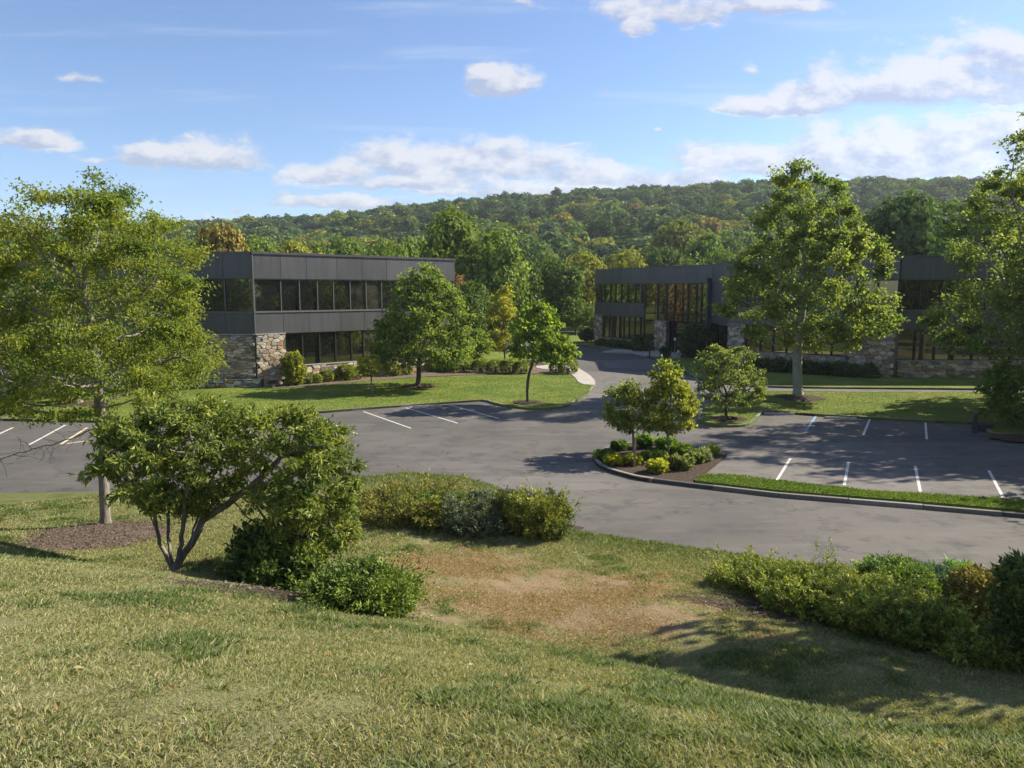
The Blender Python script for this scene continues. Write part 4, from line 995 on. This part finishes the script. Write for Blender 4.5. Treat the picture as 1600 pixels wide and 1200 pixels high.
        side = ORD[k_ - 1] + ' ' + side.replace('box ball', 'box ball from the left', 1)
        tag(o, side, 'shrub', 'box balls ' + ('by the stone wall' if px < 560 else 'under the oak' if px < 740 else 'by the sidewalk'))
    # planting round the far building
    specs = [('round_yew', 'big dark rounded yew beside the entrance of the right building', (1091, 559), [(508, 1080, 1100), (520, 1066, 1116), (538, 1062, 1121), (553, 1068, 1116)], .2, 700, DARK),
             ('round_yew', 'small dark ball shrub on the entrance walk', (1040, 558), [(543, 1034, 1046), (549, 1032, 1048), (556, 1035, 1045)], .16, 140, DARK),
             ('round_yew', 'dark ball shrub at the far left end of the right building', (916, 534), [(513, 910, 924), (522, 904, 930), (531, 908, 927)], .2, 260, DARK)]
    for nm, lab, bp, rows, lf_, ns, colr in specs: shrub(nm, lab, U(*bp, ZL), rows, lf_, ns, 12, *colr, R(hash(bp) % 999), lw=.4, spray=.3, lump=.12)
    k = 0
    hedge = [(940, 540, 10, 9), (955, 541, 10, 9), (970, 543, 10, 10), (986, 545, 10, 10), (998, 549, 9, 24), (1008, 549, 8, 13)]
    for i, (px, py, hw, hh) in enumerate(hedge):
        lab = ORD[i] + ' low dark shrub from the left under the far wing windows' if hh < 12 else ('taller shrub at the end of the far wing bed' if hh > 20 else 'squat shrub left of the entrance post')
        shrub('dark_shrub', lab, U(px, py, ZL), [(py - hh, px - hw * .5, px + hw * .5), (py - hh * .6, px - hw, px + hw), (py - 1, px - hw * .8, px + hw * .8)], .2, 150, 10, *DARK, R(300 + i), lw=.4, spray=.3, group='low shrubs under the far wing windows' if hh < 12 else None)
    for i, px in enumerate(range(1178, 1372, 20)):
        py = 579 + (px - 1178) * .062; hh = 17 + (i * 7) % 5
        shrub('hedge_shrub', ORD[i] + ' soft dark shrub from the left below the near wing windows', U(px, py, ZL), [(py - hh, px - 7, px + 7), (py - hh * .6, px - 12, px + 12), (py - 1, px - 11, px + 11)], .18, 190, 10, (.022, .040, .016), (.060, .080, .030), R(320 + i), lw=.25, spray=.3, upb=.7, group='shrub row below the near wing windows')
    # island planting
    I = [('green_perennial', 'dark green plant at the back left of the island', (968, 702), 14, 10, (.025, .05, .012), (.06, .10, .02)), ('green_perennial', 'tall leafy green plant behind the island trees', (1007, 699), 14, 18, (.035, .075, .012), (.09, .15, .024)),
         ('green_perennial', 'round green plant right of the taller island tree', (1041, 701), 16, 15, (.035, .08, .012), (.10, .16, .024)), ('green_perennial', 'low light green plant at the island tip', (944, 716), 15, 10, (.05, .085, .014), (.13, .17, .03)),
         ('golden_perennial', 'yellow green plant at the front left of the island', (957, 726), 13, 13, (.11, .13, .014), (.30, .28, .03)), ('golden_perennial', 'yellow green plant behind the wooden stake', (988, 725), 13, 12, (.10, .12, .014), (.26, .26, .03)),
         ('golden_perennial', 'brightest yellow plant at the front of the island', (1027, 737), 17, 15, (.11, .13, .018), (.26, .26, .04)), ('grey_perennial', 'grey green mound in front of the taller island tree', (1064, 732), 18, 18, (.055, .075, .030), (.13, .145, .06)),
         ('grey_perennial', 'grey green plant in the middle right of the island', (1084, 722), 15, 16, (.05, .075, .028), (.13, .15, .06)), ('silver_perennial', 'silvery plant towards the right end of the island', (1100, 720), 10, 16, (.09, .11, .075), (.19, .21, .15)),
         ('golden_perennial', 'small bright plant at the right end of the island', (1112, 708), 10, 8, (.09, .13, .014), (.22, .24, .03)), ('green_perennial', 'low green ground plant in the middle of the island', (1022, 716), 22, 8, (.04, .075, .014), (.10, .14, .026)),
         ('green_perennial', 'spreading green plant behind the grey mound', (1062, 706), 20, 9, (.045, .09, .014), (.12, .17, .026))]
    for i, (nm, lab, (px, py), hw, hh, ca, cb) in enumerate(I):
        shrub(nm, lab, U(px, py, ZL), [(py - hh * 1.1, px - hw * .5, px + hw * .5), (py - hh * .7, px - hw, px + hw), (py - 1, px - hw * .8, px + hw * .8)], .09, 170, 12, ca, cb, R(350 + i), lw=.36, spray=.2, mleaf='leaf', cat='plant', upb=.8, fine=.04)
    # stake beside the shorter young tree
    p = U(991, 729, ZL)
    st = link('wooden_stake', mesh_np('wooden_stake', box_me(.07, .07, 1.25)[0] + (0, 0, .575), box_me(.07, .07, 1.25)[1]), M['wood'], None, (p[0], p[1], ZL - .05)); st.rotation_euler = (.0, .02, .4)
    tag(st, 'reddish wooden stake standing in front of the shorter island tree', 'stake')
def ball(name, loc, r, rng, ca=(.055, .080, .018), cb=(.15, .165, .034)):
    o = empty(name, loc); n = 1500; d = norm(rng.normal(0, 1, (n, 3))); d[:, 2] = np.where(d[:, 2] < -.6, -d[:, 2], d[:, 2])
    lm = .92 + .16 * vnoise(d * 3 + 9, 1.0)
    P = d * (lm * rng.uniform(.86, 1.0, n))[:, None] + (0, 0, .85); dr = norm(d + rng.normal(0, .6, (n, 3)))
    V, Fc, c = leaf_mesh(P, dr, .26, .5, colors(n, ca, cb, vnoise(d * 2, 2), rng), rng)
    link('foliage', mesh_np('foliage', V, Fc, c), M['leaf'], o)
    s = link('stem', mesh_np('stem', box_me(.2, .2, .7)[0] + (0, 0, .3), box_me(.2, .2, .7)[1]), M['bark_dark'], o)
    return o
mid_trees()

# ------------------------------------------------------------------ background trees
def far_variant(seed, nclump, per, ls, slim=1.0, big=False):
    """unit tree: 1 high, crown about .8 wide, as crown mesh and trunk mesh"""
    rng = np.random.default_rng(seed)
    nb = rng.integers(7, 11); cc = np.c_[rng.normal(0, .16, (nb, 2)), rng.uniform(.42, .84, nb)]; rr = rng.uniform(.13, .21, nb) * (1.15 - .7 * np.abs(cc[:, 2] - .6))
    cc[0] = (0, 0, .62); rr[0] = .27
    if big: nb = 5; cc = cc[:5]; rr = rr[:5]; cc[2:, :2] *= .9; rr[0] = .33; rr[2:] = rng.uniform(.17, .23, 3)
    cc[1] = (0, 0, .84); rr[1] = .15
    b = rng.choice(nb, nclump, p=rr ** 2 / (rr ** 2).sum()); d = norm(rng.normal(0, 1, (nclump, 3)))
    Pc = cc[b] + d * (rr[b] * rng.uniform(.72, 1.04, nclump))[:, None]
    s = np.repeat(np.arange(nclump), per); n = len(s)
    P = Pc[s] + rng.normal(0, .022, (n, 3)); dr = norm(np.cross(d[s], rng.normal(0, 1, (n, 3))) + d[s] * .3)
    k = np.exp(rng.normal(0, .18, nclump))[s] * np.exp(rng.normal(0, .15, n)); col = np.c_[k, k, k]
    V, Fc, c = leaf_mesh(P, dr, ls, .7, col, rng, nref=d[s] + (0, 0, .15))
    V[:, :2] *= slim
    crown = mesh_np('crown', V, Fc, c); crown.materials.append(M['far_leaf'])
    NP = [np.array((0, 0, 0.)), np.array((0, 0, .2)), np.array((.01, 0, .4)), np.array((0, .01, .62))]; par = [-1, 0, 1, 2]
    for j in range(nb): NP.append(cc[j] * (slim, slim, 1)); par.append(2 if cc[j, 2] > .5 else 1)
    NP = np.array(NP); par = np.array(par); r = np.r_[.024, .02, .017, .008, np.full(nb, .006)]
    V, Fc = tube_mesh(NP, par, r, np.r_[1, 2, 3, np.full(nb + 1, -1)], 6)
    trunk = mesh_np('trunk', V, Fc, None, True); trunk.materials.append(M['bark_dark'])
    return crown, trunk
COLS = {k: tuple(np.array(v) * (1.95, 1.95, 1.55)) for k, v in {'dark green': (.040, .068, .024), 'green': (.062, .095, .026), 'bright green': (.085, .120, .028), 'olive': (.105, .115, .030), 'yellowish': (.140, .145, .030), 'orange': (.135, .110, .034), 'rust': (.130, .085, .040), 'blue green': (.042, .068, .042)}.items()}
def background():
    rng = np.random.default_rng(77)
    var = [far_variant(s, 620, 9, .050) for s in (1, 2, 3, 4)]
    def place(px, top, wpx, y, colr, label, group=None, k=None, name='broadleaf_tree', gz=-.3):
        z1 = D(px, top, y)[2]; x = D(px, top, y)[0]; w = wpx * y / F; h = z1 - gz; w = max(w, .66 * h)
        cr, tr = var[int(rng.integers(4)) if k is None else k]
        o = empty(name, (x, y, gz), rng.uniform(0, 6.28)); tag(o, label, 'tree', group)
        o.scale = (w / .8, w / .8, h)
        c = link('crown', cr, None, o); v = np.array(COLS[colr]) * rng.uniform(.9, 1.12); c.color = (*v, 1)
        link('trunk', tr, None, o)
    one = [(350, 352, 115, 105, 'orange', 'orange tinted tree above the roof of the left building'), (455, 378, 60, 92, 'yellowish', 'small golden tree just above the left building roof'),
           (705, 328, 85, 100, 'bright green', 'tall open tree at the right end of the left building roof'), (782, 360, 125, 96, 'bright green', 'large bright tree filling the gap between the buildings'),
           (872, 402, 105, 106, 'green', 'broad green tree behind the far driveway'), (912, 394, 60, 122, 'yellowish', 'yellow tipped tree behind the far left end of the right building'),
           (700, 425, 42, 88, 'rust', 'pinkish brown tree at the right corner of the left building'), (735, 440, 70, 84, 'green', 'green tree beside the end of the left building'),
           (985, 392, 90, 130, 'yellowish', 'yellow green tree over the far wing roof'), (1062, 345, 80, 190, 'olive', 'rounded pale olive tree on the slope above the entrance'),
           (1408, 298, 105, 92, 'dark green', 'tall dark tree right of the pale maple above the roof'), (1472, 318, 95, 100, 'green', 'green tree above the roof beside the tall dark tree'),
           (1105, 362, 75, 150, 'green', 'dense green tree above the return of the right building'), (855, 398, 34, 160, 'rust', 'small rust coloured tree far behind the gap'),
           (1345, 345, 80, 105, 'blue green', 'blue green tree behind the right side of the pale maple'), (1530, 330, 110, 96, 'dark green', 'dark tree behind the right edge tree above the roof')]
    for px, top, w, y, c, lab in one: place(px, top, w, y, c, lab)
    fill = [(825, 430, 70, 118), (930, 425, 60, 125), (655, 372, 80, 130), (600, 378, 75, 125), (545, 372, 80, 135), (495, 384, 60, 120), (410, 372, 80, 128), (300, 378, 85, 118), (245, 372, 90, 122), (180, 375, 90, 118), (110, 380, 90, 120), (40, 375, 90, 125), (-30, 378, 90, 120),
            (960, 400, 70, 140), (1030, 388, 70, 150), (1130, 385, 80, 128), (1190, 372, 90, 118), (1250, 365, 90, 112), (1300, 368, 80, 110), (1590, 345, 100, 100), (1660, 340, 100, 100), (900, 470, 60, 112), (850, 480, 60, 116), (760, 470, 60, 100), (800, 500, 60, 104), (925, 480, 50, 118),
            (730, 392, 60, 140), (845, 395, 70, 150), (900, 408, 60, 145), (760, 398, 60, 150)]
    fo = {}
    for px, top, w, y in sorted(fill):
        c = ['green', 'olive', 'bright green', 'bright green'][int(rng.integers(4))]
        zone = 'behind the left office building' if px < 700 else 'between the two office buildings' if px < 945 else 'behind the right office building'
        k_ = fo.get(zone, 0); fo[zone] = k_ + 1
        place(px, top, w, y, c, '%s %s tree from the left in the belt %s' % (ORD[k_], c, zone), 'tree belt ' + zone)
    # the wooded hillside: nearest 300 on their own, the rest as one wood
    hv = []
    for s in (11, 12, 13, 14, 15):
        cr, tr = far_variant(s, 210, 4, .115, big=True)
        hv.append(cr)
    pts = []
    for y in np.r_[np.arange(165, 470, 21.0), np.arange(470, 660, 15)]:
        wmax = .92 * y
        for x in np.arange(-wmax, wmax, 10.5):
            pts.append((x + rng.uniform(-3, 3), y + rng.uniform(-7, 7)))
    P = np.array(pts); Z = hz(P[:, 0], P[:, 1])
    n = len(P); kinds = list(COLS); 
    patch = fbm(P, .02, 3); u2 = rng.random(n)
    hgt = rng.uniform(10, 16, n); wid = rng.uniform(10.5, 17, n)
    kc = np.where(u2 < .30, 0, np.where(u2 < .55, 1, np.where(u2 < .64, 2, np.where(u2 < .76, 3, np.where(u2 < .82, 4, np.where(u2 < .835, 5, np.where(u2 < .85, 6, 7)))))))
    highy = P[:, 1] > 430
    kc = np.where(highy & (u2 < .9) & (rng.random(n) < .5), np.where(rng.random(n) < .5, 0, 7), kc)
    inview = np.abs(P[:, 0] / P[:, 1]) < .72
    ang = Z + hgt - H; el = ang / P[:, 1]
    # clearance: behind the buildings and trees the low ones do not show
    show = inview & (P[:, 0] / P[:, 1] > -.47) & (el > .06)
    # visible size: how far a crown clears those in front of it
    order = np.nonzero(show)[0]; order = order[np.argsort(P[order, 1])]
    sky_ = {}; vis = np.zeros(n)
    for i in order:
        b0 = int((P[i, 0] - wid[i] * .35) / P[i, 1] * 300); b1 = int((P[i, 0] + wid[i] * .35) / P[i, 1] * 300); s_ = 0
        for b_ in range(b0, b1 + 1):
            h0 = sky_.get(b_, .06); s_ += max(0, el[i] - h0); sky_[b_] = max(h0, el[i])
        vis[i] = s_
    top = set(np.argsort(-vis)[:300].tolist())
    Vs, Fs, Cs, off = [], [], [], 0
    data = []
    for m in hv:
        v = np.empty(len(m.vertices) * 3, np.float32); m.vertices.foreach_get('co', v); c = np.empty(len(m.vertices) * 4, np.float32); m.attributes['tint'].data.foreach_get('color', c)
        data.append((v.reshape(-1, 3), c.reshape(-1, 4)[:, :3]))
    for i in range(n):
        col = np.array(COLS[kinds[kc[i]]]) * rng.uniform(.68, 1.28); k = int(rng.integers(5)); a = rng.uniform(0, 6.28)
        if i in top:
            o = bpy.data.objects.new('hillside_tree', hv[k]); COL.objects.link(o); o.location = (P[i, 0], P[i, 1], Z[i] - .3); o.rotation_euler = (0, 0, a); o.scale = (wid[i] / .8, wid[i] / .8, hgt[i]); o.color = (*col, 1)
            kn = kinds[kc[i]]
            tag(o, '%s tree in the wood covering the hillside' % kn, 'tree', '%s trees on the wooded hillside' % kn)
        elif inview[i] or rng.random() < .6:
            v, c = data[k]; ca, sa = math.cos(a), math.sin(a); q = v * (wid[i] / .8, wid[i] / .8, hgt[i])
            Vs.append(np.c_[q[:, 0] * ca - q[:, 1] * sa + P[i, 0], q[:, 0] * sa + q[:, 1] * ca + P[i, 1], q[:, 2] + Z[i] - .3]); Cs.append(c * col)
    V = np.concatenate(Vs); C = np.concatenate(Cs)
    print('hill trees', n, 'wood quads', len(V) // 4)
    o = link('hillside_wood', mesh_np('hillside_wood', V, np.arange(len(V)).reshape(-1, 4), C), M['far_leaf']); tag(o, 'dense mixed wood covering the far hillside', 'wood', kind='stuff')
    # trees standing beyond the photo's right edge, which shade the car park and mirror in the glass
    svar = [far_variant(s, 330, 7, .050) for s in (21, 22, 23)]
    for x, y, h, w in ((34, 36, 17, 9), (43, 42, 20, 11), (38, 30.5, 15, 8.5), (33, 39, 13, 9), (38, 46, 14, 9.5), (31, 30, 10, 7.5), (40, 34, 13, 9), (26, 24, 8.5, 6), (46, 24, 15, 11), (13.2, 14, 11, 4.2), (30, 2, 12, 9), (40, -8, 14, 11), (20, -20, 14, 11), (-5, -28, 15, 12), (-30, -22, 15, 12), (54, 8, 15, 12), (62, 24, 17, 13), (70, 12, 18, 14), (66, 36, 16, 12), (80, 0, 20, 15), (62, -4, 17, 13), (78, 26, 18, 14), (56, -22, 17, 13), (92, 14, 20, 15), (-22, -8, 10, 9), (-38, 2, 12, 10), (-52, -6, 13, 11), (-62, 12, 13, 11), (58, 0, 18, 14), (48, -4, 16, 13), (-10, -20, 14, 12), (-40, 16, 11, 9), (72, 40, 17, 13), (84, 20, 18, 14)):
        gz = float(tz(x, y)[0]) if y < float(yedge(x)) else 0.0
        cr, tr = svar[int(rng.integers(3))]
        o = empty('shade_tree', (x, y, gz), rng.uniform(0, 6)); tag(o, 'leafy tree outside the picture whose shade falls on lot and lawn', 'tree', 'shade trees outside the picture')
        o.scale = (w / .8, w / .8, h); c = link('crown', cr, None, o); c.color = (*COLS['bright green'], 1); link('trunk', tr, None, o)
background()

# ------------------------------------------------------------------ small things
def small_things():
    def bx(V, c, s): 
        v, f, _ = box_me(*s); V.append((v + np.array(c), f))
    def join(name, parts, m, parent=None, loc=None, rz=0):
        Vs, Fs, b = [], [], 0
        for v, f in parts: Vs.append(v); Fs.append(f + b); b += len(v)
        return link(name, mesh_np(name, np.concatenate(Vs), np.concatenate(Fs)), m, parent, loc, rz)
    def cyl(r, z0, z1, seg=12, top=1.0):
        a = np.linspace(0, 2 * math.pi, seg, endpoint=False); V = np.r_[np.c_[r * np.cos(a), r * np.sin(a), np.full(seg, z0)], np.c_[r * top * np.cos(a), r * top * np.sin(a), np.full(seg, z1)], np.c_[r * top * .4 * np.cos(a), r * top * .4 * np.sin(a), np.full(seg, z1 + r * .25)]]
        i = np.arange(seg); j = (i + 1) % seg
        return V, np.r_[np.c_[i, j, j + seg, i + seg], np.c_[i + seg, j + seg, j + 2 * seg, i + 2 * seg]]
    # floodlight at the stone corner
    p = U(427, 607, ZL); o = empty('flood_light', (p[0], p[1], ZL + .035), .5); tag(o, 'black boxy floodlight on a short leg by the stone corner', 'light')
    P = []; bx(P, (0, 0, .42), (.58, .34, .26)); join('lamp_box', P, M['black_metal'], o)
    P = []; bx(P, (0, -.02, .565), (.66, .42, .03)); join('visor', P, M['black_metal'], o)
    P = []; bx(P, (.02, 0, .14), (.16, .12, .30)); join('leg', P, M['concrete'], o)
    # bollard and dark box at the right kerb
    p = U(1523, 672, ZL); o = empty('bollard', (p[0], p[1], .0)); tag(o, 'slim dark bollard at the back kerb of the right lot', 'bollard')
    join('post', [cyl(.085, 0, .95)], M['iron'], o); join('cap', [cyl(.10, .95, 1.05)], M['frame_light'], o); join('base_plate', [cyl(.15, 0, .06)], M['iron'], o)
    p = U(1535, 673, 0); o = empty('utility_box', (p[0], p[1], 0), .1); tag(o, 'low dark green utility box beside the slim bollard', 'utility box')
    P = []; bx(P, (0, 0, .16), (.8, .4, .3)); join('case', P, M['iron'], o); P = []; bx(P, (0, 0, .33), (.86, .46, .04)); join('lid', P, M['iron'], o)
    # entrance post, lamp and low white fixture
    p = U(1015, 559, ZL); o = empty('sign_post', (p[0], p[1], ZL)); tag(o, 'thin dark post at the edge of the entrance walk', 'post')
    join('post', [cyl(.07, 0, 1.5)], M['iron'], o); join('cap', [cyl(.09, 1.5, 1.62)], M['iron'], o)
    p = U(1053, 553, ZL); o = empty('path_light', (p[0], p[1] - .3, ZL)); tag(o, 'thin lamp post with white globe before the entrance door', 'lamp')
    join('post', [cyl(.05, 0, 1.45, 8)], M['frame_light'], o); g = join('globe', [cyl(.10, 1.45, 1.6, 10, 1.5), cyl(.15, 1.6, 1.72, 10, .6)], M['white'], o)
    p = U(1060, 556, ZL); o = empty('path_light', (p[0], p[1], ZL)); tag(o, 'low white light fixture at the foot of the big round yew', 'lamp')
    join('post', [cyl(.06, 0, .35, 8)], M['frame_light'], o); join('shade', [cyl(.16, .35, .55, 10, .7)], M['white'], o)
    # cast iron drain by the island tip
    p = U(905, 718, .0); o = disc('drain_cover', .42, .012, M['iron'], None, (p[0], p[1], 0)); tag(o, 'round iron cover in the road left of the island', 'drain cover')
    # wheel stops at the head of the left bays
    for px, py in ((668, 633.5), (1215, 645), (1310, 652)):
        p = U(px, py + 1.5, 0); t = .02 if px < 900 else -.03
        o = empty('wheel_stop', (p[0], p[1] - .25, 0), math.radians(14 if px < 900 else -8))
        tag(o, {668: 'concrete wheel stop in a left lot bay', 1215: 'concrete wheel stop beside the crabapple tip of the right lot', 1310: 'concrete wheel stop between the blue and white bay lines'}[px], 'wheel stop')
        V = np.array([(-.85, -.08, 0), (.85, -.08, 0), (.85, .08, 0), (-.85, .08, 0), (-.8, -.05, .11), (.8, -.05, .11), (.8, .05, .11), (-.8, .05, .11)])
        link('bar', mesh_np('bar', V, box_me(1, 1, 1)[1]), M['concrete'], o)
        join('pin', [cyl(.02, .1, .125, 6)], M['iron'], o, (-.5, 0, 0)); join('pin', [cyl(.02, .1, .125, 6)], M['iron'], o, (.5, 0, 0))
small_things()

# ------------------------------------------------------------------ grass blades
def blades(name, P, Z, hgt, w, col, rng, label, bend=True):
    n = len(P); a = rng.uniform(0, 2 * math.pi, n); s = np.c_[np.cos(a), np.sin(a), np.zeros(n)]; la = a + math.pi / 2 + rng.normal(0, .5, n)
    ln = np.c_[np.cos(la), np.sin(la), np.zeros(n)] * (rng.uniform(.15, 1.2, n) * hgt)[:, None]
    b = np.c_[P, Z - .008]; w = w[:, None] / 2; up = np.array((0, 0, 1.)) * hgt[:, None]
    V = np.stack([b - s * w, b + s * w, b + up * .62 + ln * .35 + s * w * .7, b + up * .9 + ln, b + up * .62 + ln * .35 - s * w * .7], 1).reshape(-1, 3)
    me = mesh_np(name, V, np.stack([np.arange(n) * 5, np.arange(n) * 5 + 1, np.arange(n) * 5 + 2, np.arange(n) * 5 + 3, np.arange(n) * 5 + 4], 1), np.repeat(col, 5, 0))
    tag(link(name, me, M['blade']), label, 'grass', kind='stuff')
def grass():
    rng = np.random.default_rng(99)
    n = 720000; e = .62
    r = (rng.random(n) * (27.5 ** e - 2.0 ** e) + 2.0 ** e) ** (1 / e); th = rng.uniform(-.74, .74, n)
    X, Y = r * np.sin(th), r * np.cos(th); k = Y < yedge(X) + .02; X, Y, r = X[k], Y[k], r[k]
    P = np.c_[X, Y]; Z = tz(X, Y); dry, br, lush = turf_tint(P); n = len(P)
    cl = vnoise(P, 3.5)
    ps = np.clip(.02 + .50 * dry - .35 * lush + .8 * br, .04, .95); straw = rng.random(n) < ps
    g1, g2 = np.array((.125, .170, .052)), np.array((.36, .37, .19)); m = np.clip(rng.random(n) * .6 + dry * .5, 0, 1)[:, None]
    col = g1 * (1 - m) + g2 * m; col = col * (1 - .55 * lush[:, None]) + np.array((.075, .145, .030)) * .55 * lush[:, None]
    s1, s2 = np.array((.31, .27, .145)), np.array((.48, .42, .26)); m2 = rng.random(n)[:, None]
    sc = s1 * (1 - m2) + s2 * m2; sc = sc * (1 - br[:, None] * .75) + np.array((.38, .265, .155)) * br[:, None] * .75
    col = np.where(straw[:, None], sc, col) * np.exp(rng.normal(0, .16, n))[:, None]
    h = ((.018 + .018 * cl + .030 * lush) * rng.uniform(.6, 1.5, n) * (1 - .35 * br) + .0012 * r)
    w = .0026 + .00095 * r
    blades('grass', P, Z, h, w, col, rng, 'dry patchy lawn grass growing on the near bank')
    m_ = 520; r_ = 3 + 20 * rng.random(m_) ** .8; th = rng.uniform(-.7, .7, m_); Q = np.c_[r_ * np.sin(th), r_ * np.cos(th)]; Q = Q[Q[:, 1] < yedge(Q[:, 0]) - .3]; m_ = len(Q)
    dr = norm(np.c_[rng.normal(0, 1, (m_, 2)), rng.normal(0, .25, m_)]); mm = rng.random((m_, 1)); cc = np.array((.20, .12, .05)) * (1 - mm) + np.array((.38, .30, .13)) * mm
    V, Fc, cc = leaf_mesh(np.c_[Q, tz(Q[:, 0], Q[:, 1]) + .045], dr, .055, .6, cc, rng, 1.6)
    tag(link('fallen_leaves', mesh_np('fallen_leaves', V, Fc, cc), M['blade']), 'scattered dry leaves lying on the near bank', 'leaves', kind='stuff')
    # mown strips: kerb strip by the junction, edges of the lawns
    def inpoly(Q, poly):
        x, y = Q[:, 0], Q[:, 1]; c = np.zeros(len(Q), bool); j = len(poly) - 1
        for i in range(len(poly)):
            xi, yi = poly[i]; xj, yj = poly[j]
            c ^= ((yi > y) != (yj > y)) & (x < (xj - xi) * (y - yi) / (yj - yi + 1e-12) + xi); j = i
        return c
    def fill(poly, dens, zt, hh, ww, ca, cb, label, xr=(-60, 45)):
        poly = np.array(poly); lo, hi = poly.min(0), poly.max(0); lo[0], hi[0] = max(lo[0], xr[0]), min(hi[0], xr[1])
        hi[1] = min(hi[1], 64); m_ = int((hi - lo).prod() * dens); Q = lo + rng.random((m_, 2)) * (hi - lo)
        Q = Q[inpoly(Q, poly)]; Q = Q[np.abs(Q[:, 0]) < Q[:, 1] * .78]; m = np.clip(fbm(Q, .5, 4) * 1.6 - .3 + rng.normal(0, .12, len(Q)), 0, 1)[:, None]
        c = np.array(ca) * (1 - m) + np.array(cb) * m
        blades('grass', Q, np.full(len(Q), zt), hh * rng.uniform(.6, 1.5, len(Q)), np.full(len(Q), ww), c * np.exp(rng.normal(0, .10, len(Q)))[:, None], rng, label)
    fill(strip_pts, 650, ZL + .03, .06, .024, (.085, .165, .018), (.19, .26, .036), 'bright grass on the kerb strip beside the right lot')
    fill(lawn_l_pts, 90, ZL, .035, .05, (.095, .165, .020), (.20, .25, .045), 'mown grass on the left lawn')
    fill(np.r_[ip, ib], 100, ZL, .035, .05, (.115, .165, .026), (.24, .245, .06), 'mown grass on the right island lawn')
grass()

# ------------------------------------------------------------------ air
def haze():
    m = bpy.data.materials.new('haze_air'); m.use_nodes = True; m.node_tree.nodes.clear(); N = NT(m.node_tree)
    o = N.n('ShaderNodeOutputMaterial'); v = N.n('ShaderNodeVolumePrincipled', ins={'Color': (.80, .88, 1, 1), 'Density': .00016, 'Anisotropy': .2}); N.l.new(v.outputs[0], o.inputs['Volume'])
    V = np.array([(-3100, -400, -1.4), (3100, -400, -1.4), (3100, 4100, -1.4), (-3100, 4100, -1.4), (-3100, -400, 150), (3100, -400, 150), (3100, 4100, 150), (-3100, 4100, 150)], float)
    ob = link('haze', mesh_np('haze', V, box_me(1, 1, 1)[1]), m); tag(ob, 'thin blue air between camera and hills', 'haze', kind='stuff')
haze()
